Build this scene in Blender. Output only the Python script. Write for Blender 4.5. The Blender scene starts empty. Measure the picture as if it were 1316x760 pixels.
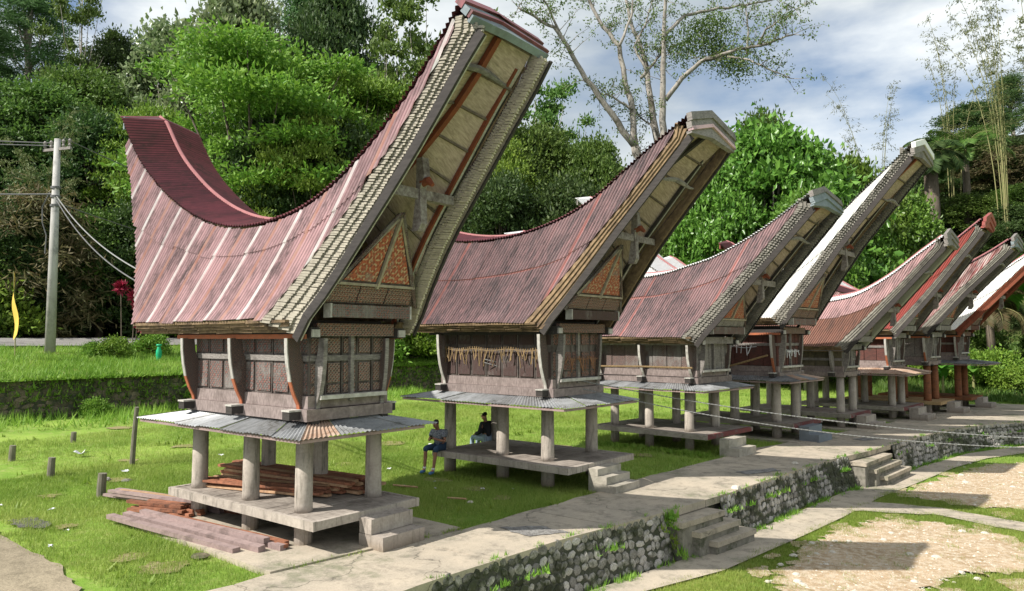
import bpy, math, random
import numpy as np
from mathutils import Vector, Matrix
from mathutils.geometry import tessellate_polygon
R = math.radians
rnd = random.Random(7)
sc = bpy.context.scene
col = sc.collection

# ------------------------------------------------------------------ camera, sky, sun, exposure
cam = bpy.data.objects.new('camera', bpy.data.cameras.new('camera'))
col.objects.link(cam)
cam.data.sensor_width = 36.0
cam.data.lens = 950.0 / 1316.0 * 36.0
cam.data.clip_end = 3000
cam.data.clip_start = 0.1
cam.location = (0, 0, 3.6)
YAW, PITCH = R(38), math.atan(55 / 950.0)
cam.rotation_euler = (math.pi / 2 + PITCH, 0, YAW)
sc.camera = cam

SUN = Vector((-4.0, -8.7, 9.3)).normalized()
el = math.asin(SUN.z); az = math.atan2(SUN.x, SUN.y)
w = bpy.data.worlds.new('World'); sc.world = w; w.use_nodes = True
nt = w.node_tree; N = nt.nodes; Lk = nt.links
N.clear()
out = N.new('ShaderNodeOutputWorld'); bg = N.new('ShaderNodeBackground'); bg.inputs[1].default_value = 0.10
sky = N.new('ShaderNodeTexSky'); sky.sky_type = 'NISHITA'; sky.sun_disc = False
sky.sun_elevation = el; sky.sun_rotation = az; sky.air_density = 1.0; sky.dust_density = 1.5
tc = N.new('ShaderNodeTexCoord')
mp = N.new('ShaderNodeMapping'); mp.inputs['Scale'].default_value = (1.0, 1.0, 2.6); mp.inputs['Location'].default_value = (1.3, 0.4, 0.2)
nz = N.new('ShaderNodeTexNoise'); nz.inputs['Scale'].default_value = 2.3; nz.inputs['Detail'].default_value = 8; nz.inputs['Roughness'].default_value = .55
nz2 = N.new('ShaderNodeTexNoise'); nz2.inputs['Scale'].default_value = 1.7; nz2.inputs['Detail'].default_value = 6; nz2.inputs['Distortion'].default_value = .4
Lk.new(tc.outputs['Generated'], mp.inputs[0]); Lk.new(mp.outputs[0], nz.inputs[0]); Lk.new(mp.outputs[0], nz2.inputs[0])
cr = N.new('ShaderNodeValToRGB'); cr.color_ramp.elements[0].position = .33; cr.color_ramp.elements[1].position = .52
Lk.new(nz.outputs[0], cr.inputs[0])
cc = N.new('ShaderNodeValToRGB')
e = cc.color_ramp.elements; e[0].position = .38; e[0].color = (3.7, 4.2, 4.6, 1); e[1].position = .56; e[1].color = (7.6, 7.9, 7.9, 1)
Lk.new(nz2.outputs[0], cc.inputs[0])
mx = N.new('ShaderNodeMix'); mx.data_type = 'RGBA'
Lk.new(cr.outputs[0], mx.inputs[0]); Lk.new(sky.outputs[0], mx.inputs[6]); Lk.new(cc.outputs[0], mx.inputs[7])
Lk.new(mx.outputs[2], bg.inputs[0]); Lk.new(bg.outputs[0], out.inputs[0])
sun = bpy.data.objects.new('sun', bpy.data.lights.new('sun', 'SUN')); col.objects.link(sun)
sun.data.energy = 4.9; sun.data.angle = R(.55); sun.data.color = (1, .95, .87)
sun.rotation_euler = SUN.to_track_quat('Z', 'Y').to_euler(); sun.location = (0, 0, 40)
sc.view_settings.view_transform = 'Standard'; sc.view_settings.look = 'None'
sc.view_settings.exposure = 0.5; sc.view_settings.gamma = 1
sc.cycles.max_bounces = 6; sc.cycles.transparent_max_bounces = 8

# ------------------------------------------------------------------ materials
MATS = {}
def newmat(name):
    m = bpy.data.materials.new(name); m.use_nodes = True
    b = m.node_tree.nodes['Principled BSDF']
    MATS[name] = m
    return m, m.node_tree, b
def mixc(nt, f, a, b, mode='MIX'):
    n = nt.nodes.new('ShaderNodeMix'); n.data_type = 'RGBA'; n.blend_type = mode
    for s, v in ((0, f), (6, a), (7, b)):
        if isinstance(v, (int, float)): n.inputs[s].default_value = v
        elif isinstance(v, tuple): n.inputs[s].default_value = (*v, 1) if len(v) == 3 else v
        else: nt.links.new(v, n.inputs[s])
    return n.outputs[2]
def ramp(nt, v, p0, p1, c0=(0, 0, 0, 1), c1=(1, 1, 1, 1)):
    n = nt.nodes.new('ShaderNodeValToRGB'); e = n.color_ramp.elements
    e[0].position = p0; e[1].position = p1; e[0].color = c0; e[1].color = c1
    nt.links.new(v, n.inputs[0]); return n.outputs[0]
def noise(nt, scale, detail=4, vec=None, rough=.6, dist=0):
    n = nt.nodes.new('ShaderNodeTexNoise'); n.inputs['Scale'].default_value = scale
    n.inputs['Detail'].default_value = detail; n.inputs['Roughness'].default_value = rough; n.inputs['Distortion'].default_value = dist
    if vec is not None: nt.links.new(vec, n.inputs[0])
    return n.outputs[0]
def coords(nt, scale=(1, 1, 1), kind='Object', rot=(0, 0, 0)):
    t = nt.nodes.new('ShaderNodeTexCoord'); m = nt.nodes.new('ShaderNodeMapping')
    m.inputs['Scale'].default_value = scale; m.inputs['Rotation'].default_value = rot
    nt.links.new(t.outputs[kind], m.inputs[0]); return m.outputs[0]
def bump(nt, b, h, strength, dist=.02):
    n = nt.nodes.new('ShaderNodeBump'); n.inputs['Strength'].default_value = strength; n.inputs['Distance'].default_value = dist
    nt.links.new(h, n.inputs['Height']); nt.links.new(n.outputs[0], b.inputs['Normal'])
def objrand(nt):
    return nt.nodes.new('ShaderNodeObjectInfo').outputs['Random']
def worldpos(nt): return nt.nodes.new('ShaderNodeNewGeometry').outputs['Position']
def surf(name, ca, cb, scale=(1, 1, 1), ns=6, rough=.8, dark=None, dscale=1.2, dpos=(.5, .7), bs=.3, bdist=.01, rvar=.0, metal=0, spec=.3, world=False):
    """two-tone material with stretched noise, stain layer, relief and per-object tone"""
    m, nt, b = newmat(name)
    v = coords(nt, scale); n = noise(nt, ns, 6, v, .65)
    c = mixc(nt, ramp(nt, n, .35, .65), ca, cb)
    if dark:
        n2 = noise(nt, dscale, 6, worldpos(nt) if world else coords(nt, (1, 1, 1)), .7)
        c = mixc(nt, ramp(nt, n2, dpos[0], dpos[1]), c, dark)
    if rvar:
        r = objrand(nt)
        mr = nt.nodes.new('ShaderNodeMapRange'); nt.links.new(r, mr.inputs[0]); mr.inputs[3].default_value = 1 - rvar; mr.inputs[4].default_value = 1 + rvar
        hs = nt.nodes.new('ShaderNodeHueSaturation'); nt.links.new(mr.outputs[0], hs.inputs['Value']); nt.links.new(c, hs.inputs['Color']); c = hs.outputs[0]
    nt.links.new(c, b.inputs['Base Color'])
    b.inputs['Roughness'].default_value = rough; b.inputs['Metallic'].default_value = metal; b.inputs['Specular IOR Level'].default_value = spec
    if bs: bump(nt, b, n, bs, bdist)
    return m
# tin roofing: ribs lean, so stains stretch down the slope
def shear(nt, su, sz):
    t = nt.nodes.new('ShaderNodeTexCoord'); sp = nt.nodes.new('ShaderNodeSeparateXYZ'); nt.links.new(t.outputs['Object'], sp.inputs[0])
    m = nt.nodes.new('ShaderNodeMath'); m.operation = 'MULTIPLY_ADD'; m.inputs[1].default_value = -.57; nt.links.new(sp.outputs[2], m.inputs[0]); nt.links.new(sp.outputs[0], m.inputs[2])
    a = nt.nodes.new('ShaderNodeMath'); a.operation = 'MULTIPLY'; a.inputs[1].default_value = su; nt.links.new(m.outputs[0], a.inputs[0])
    b = nt.nodes.new('ShaderNodeMath'); b.operation = 'MULTIPLY'; b.inputs[1].default_value = sz; nt.links.new(sp.outputs[2], b.inputs[0])
    c = nt.nodes.new('ShaderNodeCombineXYZ'); nt.links.new(a.outputs[0], c.inputs[0]); nt.links.new(sp.outputs[1], c.inputs[1]); nt.links.new(b.outputs[0], c.inputs[2]); return c.outputs[0]
def tin(name, ca, cb, dark, dpos=(.48, .66), rough=.5, rvar=.10, metal=0., spec=.4):
    m, nt, b = newmat(name)
    n = noise(nt, 2.2, 8, shear(nt, 5, .7), .7)
    c = mixc(nt, ramp(nt, n, .38, .62), ca, cb)
    n2 = noise(nt, 1.1, 8, shear(nt, 1.6, .8), .72)
    n3 = noise(nt, 4, 8, shear(nt, 5, 1.0), .75)
    c = mixc(nt, ramp(nt, n2, dpos[0], dpos[1]), c, mixc(nt, ramp(nt, n3, .38, .56), c, dark))
    r = objrand(nt)
    mr = nt.nodes.new('ShaderNodeMapRange'); nt.links.new(r, mr.inputs[0]); mr.inputs[3].default_value = 1 - rvar; mr.inputs[4].default_value = 1 + rvar
    hs = nt.nodes.new('ShaderNodeHueSaturation'); nt.links.new(mr.outputs[0], hs.inputs['Value']); nt.links.new(c, hs.inputs['Color'])
    nt.links.new(hs.outputs[0], b.inputs['Base Color'])
    b.inputs['Roughness'].default_value = rough; b.inputs['Metallic'].default_value = metal; b.inputs['Specular IOR Level'].default_value = spec
    return m
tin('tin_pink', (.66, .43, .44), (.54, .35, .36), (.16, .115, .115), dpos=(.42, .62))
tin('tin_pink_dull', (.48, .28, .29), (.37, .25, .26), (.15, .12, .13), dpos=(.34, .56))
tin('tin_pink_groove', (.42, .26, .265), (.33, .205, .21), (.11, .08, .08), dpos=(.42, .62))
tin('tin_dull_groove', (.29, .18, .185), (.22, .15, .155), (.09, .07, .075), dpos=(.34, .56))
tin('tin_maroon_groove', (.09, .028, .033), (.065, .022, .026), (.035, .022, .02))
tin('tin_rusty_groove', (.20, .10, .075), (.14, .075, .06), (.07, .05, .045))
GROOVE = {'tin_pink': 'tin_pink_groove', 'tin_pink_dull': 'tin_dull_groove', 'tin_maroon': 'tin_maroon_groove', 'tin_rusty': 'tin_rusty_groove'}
tin('tin_coral', (.50, .24, .22), (.42, .20, .19), (.24, .14, .14))
tin('tin_maroon', (.24, .065, .075), (.17, .05, .06), (.075, .04, .035), dpos=(.42, .65))
tin('tin_rusty', (.34, .17, .13), (.25, .13, .105), (.12, .08, .07), dpos=(.42, .62))
tin('tin_red_new', (.33, .075, .065), (.27, .07, .06), (.16, .08, .07), dpos=(.5, .7))
tin('tin_white', (.80, .80, .80), (.74, .72, .70), (.42, .16, .14), dpos=(.62, .72), rvar=.03)
tin('tin_patchy', (.30, .07, .07), (.55, .48, .46), (.10, .04, .04), dpos=(.45, .6))
tin('tin_grey', (.34, .35, .36), (.25, .26, .27), (.12, .12, .11), dpos=(.42, .64), rough=.45, metal=.2)
tin('tin_skirt_rust', (.46, .36, .28), (.38, .25, .18), (.22, .11, .06), rough=.6)
surf('stripe_white', (.82, .78, .76), (.70, .62, .60), ns=3, rvar=.04, bs=0)
surf('stripe_orange', (.50, .27, .22), (.58, .38, .33), ns=3, bs=0)
surf('ridge_pink', (.36, .15, .15), (.28, .12, .12), ns=4, bs=.1)
surf('bamboo', (.37, .34, .27), (.25, .225, .175), (3, 3, 9), ns=3, dark=(.10, .085, .06), dscale=2.2, dpos=(.55, .75), rvar=.12, bs=.4)
surf('bamboo_lit_tone', (.62, .55, .43), (.42, .37, .28), (3, 3, 9), ns=3, dark=(.20, .17, .12), dscale=2.2, dpos=(.55, .8), rvar=.1, bs=.4)  # bamboo colour lightened to stand in for light on the far band
surf('bamboo_brown', (.26, .18, .10), (.14, .095, .055), (2, 6, 2), ns=4, dark=(.06, .04, .03), dscale=2, rvar=.15, bs=.5)
surf('bamboo_grey', (.25, .235, .20), (.15, .14, .12), (3, 3, 6), ns=3, dark=(.06, .055, .05), dscale=2, rvar=.15, bs=.4)
surf('cream_sheet', (.46, .47, .36), (.38, .39, .30), ns=2, dark=(.2, .2, .15), dscale=2, dpos=(.6, .8), bs=.1)
surf('mat', (.48, .37, .31), (.28, .21, .17), (22, 3, 3), ns=2, dark=(.12, .10, .075), dscale=3, dpos=(.55, .8), rvar=.1, bs=.5)
surf('lashing', (.09, .07, .055), (.18, .14, .11), ns=14, bs=.4)
surf('red_beam', (.22, .06, .03), (.15, .045, .025), ns=6, bs=.2)
surf('dark_board', (.055, .048, .044), (.033, .029, .027), (1, 8, 8), ns=3, rvar=.1)
surf('rust_edge', (.42, .13, .06), (.30, .11, .06), ns=7)
surf('grey_wood', (.29, .265, .245), (.15, .135, .125), (2, 2, 9), ns=5, dark=(.10, .09, .08), dscale=3, rvar=.1, bs=.5)
surf('cross_wood', (.30, .27, .255), (.15, .12, .11), (3, 3, 3), ns=5, dark=(.07, .05, .045), dscale=4, bs=.5)
surf('pale_wood', (.52, .50, .46), (.34, .32, .29), (9, 2, 2), ns=4, dark=(.18, .16, .14), dscale=3, dpos=(.55, .75), rvar=.08, bs=.4)
surf('cream_paint', (.40, .35, .26), (.24, .20, .15), ns=5, bs=.2)
surf('white_end', (.50, .48, .45), (.30, .28, .26), ns=8, bs=.2)
surf('sill_pink', (.29, .235, .22), (.17, .135, .125), (6, 2, 2), ns=4, dark=(.14, .11, .10), dscale=3, rvar=.06, bs=.5)
surf('blue_board', (.23, .27, .29), (.16, .19, .20), ns=3, dark=(.09, .09, .09), bs=.2)
def concrete(name, ca, cb, mud=(.20, .155, .11)):
    m, nt, b = newmat(name); v = coords(nt)
    n1 = noise(nt, 1.8, 8, v, .7); n2 = noise(nt, 3, 8, coords(nt, (4, 4, .5)), .7); n3 = noise(nt, 22, 4, v, .6)
    c = mixc(nt, ramp(nt, n1, .4, .65), ca, cb); c = mixc(nt, ramp(nt, n2, .52, .72), c, (.12, .11, .095)); 
    z = nt.nodes.new('ShaderNodeSeparateXYZ'); nt.links.new(worldpos(nt), z.inputs[0])
    ad = nt.nodes.new('ShaderNodeMath'); ad.operation = 'MULTIPLY_ADD'; ad.inputs[1].default_value = .5; nt.links.new(n1, ad.inputs[0]); nt.links.new(z.outputs[2], ad.inputs[2])
    c = mixc(nt, ramp(nt, ad.outputs[0], .22, .50, (1, 1, 1, 1), (0, 0, 0, 1)), c, mud)
    c = mixc(nt, .25, c, mixc(nt, n3, (0., 0., 0.), (1., 1., 1.)), 'OVERLAY')
    nt.links.new(c, b.inputs['Base Color']); b.inputs['Roughness'].default_value = .9; b.inputs['Specular IOR Level'].default_value = .2; bump(nt, b, n3, .35, .01)
concrete('concrete', (.43, .38, .33), (.30, .26, .225))
surf('concrete_pale', (.46, .42, .35), (.36, .33, .28), ns=5, dark=(.2, .19, .15), dscale=1.6, rvar=.05, bs=.25)
surf('concrete_blue', (.20, .23, .26), (.16, .18, .20), ns=4, bs=.15)
surf('paint_red', (.19, .055, .055), (.13, .05, .05), ns=6, dark=(.16, .13, .12), dscale=3, dpos=(.55, .65))
surf('platform_wood', (.34, .30, .26), (.22, .19, .165), (1, 6, 1), ns=4, dark=(.12, .10, .085), dscale=2, rvar=.1, bs=.4)
surf('yellow_wood', (.42, .29, .15), (.32, .21, .11), (6, 1, 1), ns=4, rvar=.08)
surf('orange_column', (.26, .10, .045), (.17, .065, .03), (1, 1, 7), ns=3, dark=(.09, .04, .025), dscale=4, bs=.5)
surf('timber_red', (.36, .15, .085), (.20, .085, .05), (5, 5, 5), ns=2, dark=(.07, .04, .03), dscale=4, dpos=(.55, .7), rvar=.3, bs=.5)
surf('timber_pale', (.50, .33, .20), (.36, .21, .12), (5, 5, 5), ns=2, dark=(.12, .07, .05), dscale=4, dpos=(.6, .8), rvar=.2, bs=.4)
surf('timber_mauve', (.34, .25, .235), (.27, .20, .19), (6, 6, 6), ns=2, dark=(.15, .11, .10), dscale=2, rvar=.1, bs=.4)
surf('stone', (.44, .41, .38), (.24, .22, .20), ns=6, dark=(.05, .055, .03), dscale=1.1, dpos=(.44, .56), rvar=.45, bs=.6, world=True)
surf('stone_brown', (.24, .19, .135), (.13, .105, .075), ns=7, dark=(.05, .06, .025), dscale=.9, dpos=(.42, .6), rvar=.3, bs=.6, world=True)
surf('mortar', (.055, .06, .04), (.09, .085, .065), ns=14, dark=(.04, .06, .02), dscale=2.5, bs=1, bdist=.05)
surf('white_stone', (.62, .58, .50), (.45, .41, .34), ns=9, bs=.6)
surf('straw', (.24, .165, .08), (.15, .10, .05), ns=12, rvar=.2)
surf('straw_orange', (.25, .12, .06), (.17, .09, .05), ns=12, rvar=.2)
surf('bark_limb', (.37, .34, .30), (.19, .17, .15), (3, 3, 1), ns=2, dark=(.08, .07, .05), dscale=.5, dpos=(.5, .65), bs=.4)
surf('bark_pale', (.47, .43, .37), (.30, .26, .22), (3, 3, 1), ns=2, dark=(.16, .13, .10), dscale=.5, dpos=(.5, .65), bs=.4)
surf('bark_dark', (.10, .08, .06), (.16, .13, .10), (3, 3, 1), ns=3, bs=.5)
surf('bamboo_culm', (.20, .22, .08), (.28, .25, .12), ns=4)
surf('pole_concrete', (.46, .45, .43), (.36, .35, .33), (1, 1, .3), ns=3, dark=(.2, .2, .19), dscale=1.5, bs=.1)
surf('cable', (.10, .10, .10), (.16, .16, .16), ns=9, bs=0, rough=.6)
surf('cable_pale', (.35, .35, .34), (.12, .12, .12), (40, 40, 40), ns=1, bs=0, rough=.6)
surf('post_wood', (.24, .22, .17), (.14, .13, .10), (4, 4, 1), ns=4, rvar=.1)
surf('flag_yellow', (.72, .52, .10), (.62, .42, .08), ns=2, bs=0)
surf('plastic_green', (.02, .42, .20), (.02, .36, .17), ns=2, bs=0, rough=.4)
surf('porcelain', (.30, .27, .25), (.2, .18, .17), ns=3, bs=0, rough=.3)
surf('litter', (.7, .7, .7), (.6, .62, .66), ns=5, bs=0)
surf('red_leaf', (.32, .015, .05), (.20, .02, .04), ns=3, bs=0, rough=.5)
surf('skin', (.33, .17, .11), (.28, .14, .09), ns=3, bs=0, rough=.55)
surf('hair', (.012, .011, .010), (.02, .018, .016), ns=20, bs=0, rough=.6)
surf('shirt_dark', (.018, .02, .024), (.03, .032, .037), ns=5, bs=0)
surf('denim_dark', (.02, .045, .085), (.03, .06, .11), ns=15, bs=0)
surf('denim_pale', (.33, .42, .52), (.26, .34, .45), ns=10, bs=0)
surf('shoe_blue', (.05, .12, .25), (.10, .22, .42), ns=8, bs=0)
surf('sock', (.7, .7, .7), (.6, .6, .6), ns=8, bs=0)
surf('roof_brown', (.16, .09, .07), (.11, .06, .05), (1, 9, 1), ns=3, bs=.4)
surf('wall_white', (.75, .75, .73), (.66, .66, .64), ns=3, bs=.1)
surf('shirt_pattern', (.045, .06, .10), (.30, .31, .34), (1, 1, 1), ns=30, bs=0)

def carved(name, ground, ink, ink2, scale=7, worn=.46):
    """flat carved and painted ornament: linked scrolls on a ground, worn back to grey wood in places"""
    m, nt, b = newmat(name)
    t = coords(nt, (1, 1, 1))
    vo = nt.nodes.new('ShaderNodeTexVoronoi'); vo.feature = 'F1'; vo.inputs['Scale'].default_value = scale; vo.inputs['Randomness'].default_value = .25
    nt.links.new(t, vo.inputs['Vector'])
    mt = nt.nodes.new('ShaderNodeMath'); mt.operation = 'MULTIPLY'; mt.inputs[1].default_value = 22; nt.links.new(vo.outputs['Distance'], mt.inputs[0])
    sn = nt.nodes.new('ShaderNodeMath'); sn.operation = 'SINE'; nt.links.new(mt.outputs[0], sn.inputs[0])
    mg = nt.nodes.new('ShaderNodeTexMagic'); mg.turbulence_depth = 3; mg.inputs['Scale'].default_value = scale * 2.2; nt.links.new(t, mg.inputs[0])
    f = ramp(nt, sn.outputs[0], .2, .5)
    c = mixc(nt, f, ground, ink)
    c = mixc(nt, ramp(nt, mg.outputs['Fac'], .55, .6), c, ink2)
    wn = noise(nt, 2.3, 8, coords(nt, (1, 1, .6)), .7)
    c = mixc(nt, ramp(nt, wn, worn, worn + .16), c, (.20, .185, .17))
    wn2 = noise(nt, 6, 8, coords(nt, (3, 3, .5)), .7)
    c = mixc(nt, ramp(nt, wn2, .5, .8), c, (.08, .07, .065))
    nt.links.new(c, b.inputs['Base Color']); b.inputs['Roughness'].default_value = .85
    bump(nt, b, f, .5, .012)
    return m
carved('carved_red', (.06, .03, .026), (.24, .08, .055), (.26, .22, .18), 8, worn=.60)
carved('carved_dark', (.06, .035, .032), (.13, .06, .05), (.20, .16, .14), 9)
carved('brown_carved', (.065, .035, .03), (.10, .05, .042), (.04, .028, .026), 16, worn=.56)
carved('carved_bracket', (.055, .035, .03), (.15, .08, .06), (.12, .10, .09), 14, worn=.6)
carved('carved_grey', (.15, .13, .12), (.24, .09, .07), (.06, .05, .045), 7, worn=.5)
surf('wall_wood', (.17, .145, .13), (.085, .07, .062), (3, 3, .6), ns=4, dark=(.04, .033, .03), dscale=3, dpos=(.5, .7), rvar=.15, bs=.5)
carved('carved_orange', (.38, .10, .05), (.45, .30, .18), (.24, .06, .03), 4.2, worn=.56)
MATS['plain_red'] = surf('plain_red', (.13, .05, .04), (.075, .035, .03), (2, 2, 5), ns=3, dark=(.06, .04, .035), dscale=2, rvar=.15)
surf('olive_board', (.13, .11, .065), (.085, .075, .05), (6, 6, 2), ns=2, dark=(.05, .04, .03), rvar=.15)

def leafmat(name, ca, cb, trans=.35, rough=.55, hv=.035):
    m, nt, b = newmat(name)
    at = nt.nodes.new('ShaderNodeAttribute'); at.attribute_name = 'tone'
    c = mixc(nt, at.outputs['Fac'], ca, cb)
    hs = nt.nodes.new('ShaderNodeHueSaturation'); nt.links.new(c, hs.inputs['Color'])
    r = objrand(nt)
    for nm, lo, hi in (('Hue', .5 - hv * .5, .5 + hv * .5), ('Value', .85, 1.15)):
        mr = nt.nodes.new('ShaderNodeMapRange'); nt.links.new(r, mr.inputs[0]); mr.inputs[3].default_value = lo; mr.inputs[4].default_value = hi
        nt.links.new(mr.outputs[0], hs.inputs[nm])
    nt.links.new(hs.outputs[0], b.inputs['Base Color']); b.inputs['Roughness'].default_value = rough; b.inputs['Specular IOR Level'].default_value = .35
    tr = nt.nodes.new('ShaderNodeBsdfTranslucent'); nt.links.new(hs.outputs[0], tr.inputs[0])
    ms = nt.nodes.new('ShaderNodeMixShader'); ms.inputs[0].default_value = trans
    nt.links.new(b.outputs[0], ms.inputs[1]); nt.links.new(tr.outputs[0], ms.inputs[2])
    nt.links.new(ms.outputs[0], nt.nodes['Material Output'].inputs[0])
    return m
leafmat('leaf_bright', (.12, .235, .025), (.25, .36, .05))
leafmat('leaf_mid', (.07, .15, .025), (.16, .26, .05))
leafmat('leaf_dark', (.035, .075, .02), (.09, .145, .035))
leafmat('leaf_gloss', (.07, .16, .02), (.20, .34, .06), rough=.33)
leafmat('leaf_pale', (.12, .20, .06), (.34, .40, .22), rough=.3)
leafmat('leaf_soft', (.08, .16, .05), (.13, .23, .07))
leafmat('leaf_bamboo', (.10, .13, .035), (.19, .22, .08))
leafmat('leaf_dry', (.17, .13, .06), (.12, .13, .05))
leafmat('leaf_banana', (.09, .25, .03), (.18, .38, .05))
leafmat('grass_blade', (.19, .30, .04), (.41, .47, .12), trans=.42)
leafmat('grass_dry', (.36, .34, .14), (.48, .42, .22), trans=.3)
leafmat('grass_weed', (.15, .29, .03), (.32, .46, .08), trans=.4)
M = MATS

# ------------------------------------------------------------------ mesh helpers
class MB:
    def __init__(s): s.v = []; s.f = []; s.m = []; s.mats = []
    def mi(s, m):
        if m not in s.mats: s.mats.append(m)
        return s.mats.index(m)
    def add(s, vs, fs, m):
        o = len(s.v); k = s.mi(m); s.v += [tuple(v) for v in vs]
        for f in fs: s.f.append(tuple(i + o for i in f)); s.m.append(k)
    def box(s, x0, x1, y0, y1, z0, z1, m, jit=0):
        vs = [(x, y, z) for z in (z0, z1) for y in (y0, y1) for x in (x0, x1)]
        if jit: vs = [tuple(c + rnd.uniform(-jit, jit) for c in v) for v in vs]
        s.add(vs, [(0, 2, 3, 1), (4, 5, 7, 6), (0, 1, 5, 4), (2, 6, 7, 3), (0, 4, 6, 2), (1, 3, 7, 5)], m)
    def bar(s, a, b, w, h, m, up=(0, 0, 1)):
        a = Vector(a); b = Vector(b); d = (b - a).normalized(); u = Vector(up); r = d.cross(u)
        if r.length < 1e-4: r = d.cross(Vector((1, 0, 0)))
        r.normalize(); u = r.cross(d)
        vs = []
        for p in (a, b):
            for sy, sz in ((-1, -1), (1, -1), (1, 1), (-1, 1)): vs.append(p + r * (sy * w / 2) + u * (sz * h / 2))
        s.add(vs, [(3, 2, 1, 0), (4, 5, 6, 7), (0, 1, 5, 4), (1, 2, 6, 5), (2, 3, 7, 6), (3, 0, 4, 7)], m)
    def tube(s, pts, rad, m, n=8, cap=True):
        pts = [Vector(p) for p in pts]
        if isinstance(rad, (int, float)): rad = [rad] * len(pts)
        vs = []; fs = []
        u = None
        for i, p in enumerate(pts):
            d = (pts[min(i + 1, len(pts) - 1)] - pts[max(i - 1, 0)]).normalized()
            if u is None: u = d.orthogonal().normalized()
            u = (u - d * u.dot(d)).normalized(); q = d.cross(u)
            for k in range(n):
                a = 2 * math.pi * k / n; vs.append(p + (u * math.cos(a) + q * math.sin(a)) * rad[i])
        for i in range(len(pts) - 1):
            for k in range(n): fs.append((i * n + k, i * n + (k + 1) % n, (i + 1) * n + (k + 1) % n, (i + 1) * n + k))
        if cap: fs.append(tuple(range(n))[::-1]); fs.append(tuple(range((len(pts) - 1) * n, len(pts) * n)))
        s.add(vs, fs, m)
    def prism(s, poly, off, m):
        """poly: list of 3D points, off: extrusion vector"""
        o = Vector(off); n = len(poly); a = [Vector(p) for p in poly]; b = [p + o for p in a]
        s.add(a + b, [tuple(range(n))[::-1], tuple(range(n, 2 * n))] + [(i, (i + 1) % n, n + (i + 1) % n, n + i) for i in range(n)], m)
    def mesh(s, name, smooth=False):
        me = bpy.data.meshes.new(name); me.from_pydata(s.v, [], s.f)
        for m in s.mats: me.materials.append(M[m])
        if len(s.mats) > 1: me.polygons.foreach_set('material_index', s.m)
        if smooth: me.polygons.foreach_set('use_smooth', [True] * len(me.polygons))
        me.update(); return me
    def obj(s, name, parent=None, smooth=False, **kw):
        return link(name, s.mesh(name, smooth), parent, **kw)
def link(name, me, parent=None, loc=None, rot=None, scale=None, **props):
    o = bpy.data.objects.new(name, me); col.objects.link(o)
    if parent is not None: o.parent = parent
    if loc is not None: o.location = loc
    if rot is not None: o.rotation_euler = rot
    if scale is not None: o.scale = scale if hasattr(scale, '__len__') else (scale,) * 3
    for k, v in props.items():
        if v: o[k] = v
    return o
def thing(name, loc, rz, label, cat, group=None):
    return link(name, None, None, loc, (0, 0, rz), label=label, category=cat, group=group)
def copy_tree(o, parent=None):
    c = o.copy(); col.objects.link(c); c.parent = parent
    for ch in o.children: copy_tree(ch, c)
    return c
def curve(pts, n=60):
    """smooth curve through control points as dense polyline arrays (x must increase)"""
    P = np.array(pts, float); x = P[:, 0]; z = P[:, 1]
    m = np.gradient(z, x)
    def f(q):
        q = np.clip(q, x[0], x[-1]); i = np.clip(np.searchsorted(x, q) - 1, 0, len(x) - 2)
        h = x[i + 1] - x[i]; t = (q - x[i]) / h
        return ((2 * t**3 - 3 * t**2 + 1) * z[i] + (t**3 - 2 * t**2 + t) * h * m[i] + (-2 * t**3 + 3 * t**2) * z[i + 1] + (t**3 - t**2) * h * m[i + 1])
    return f

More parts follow.
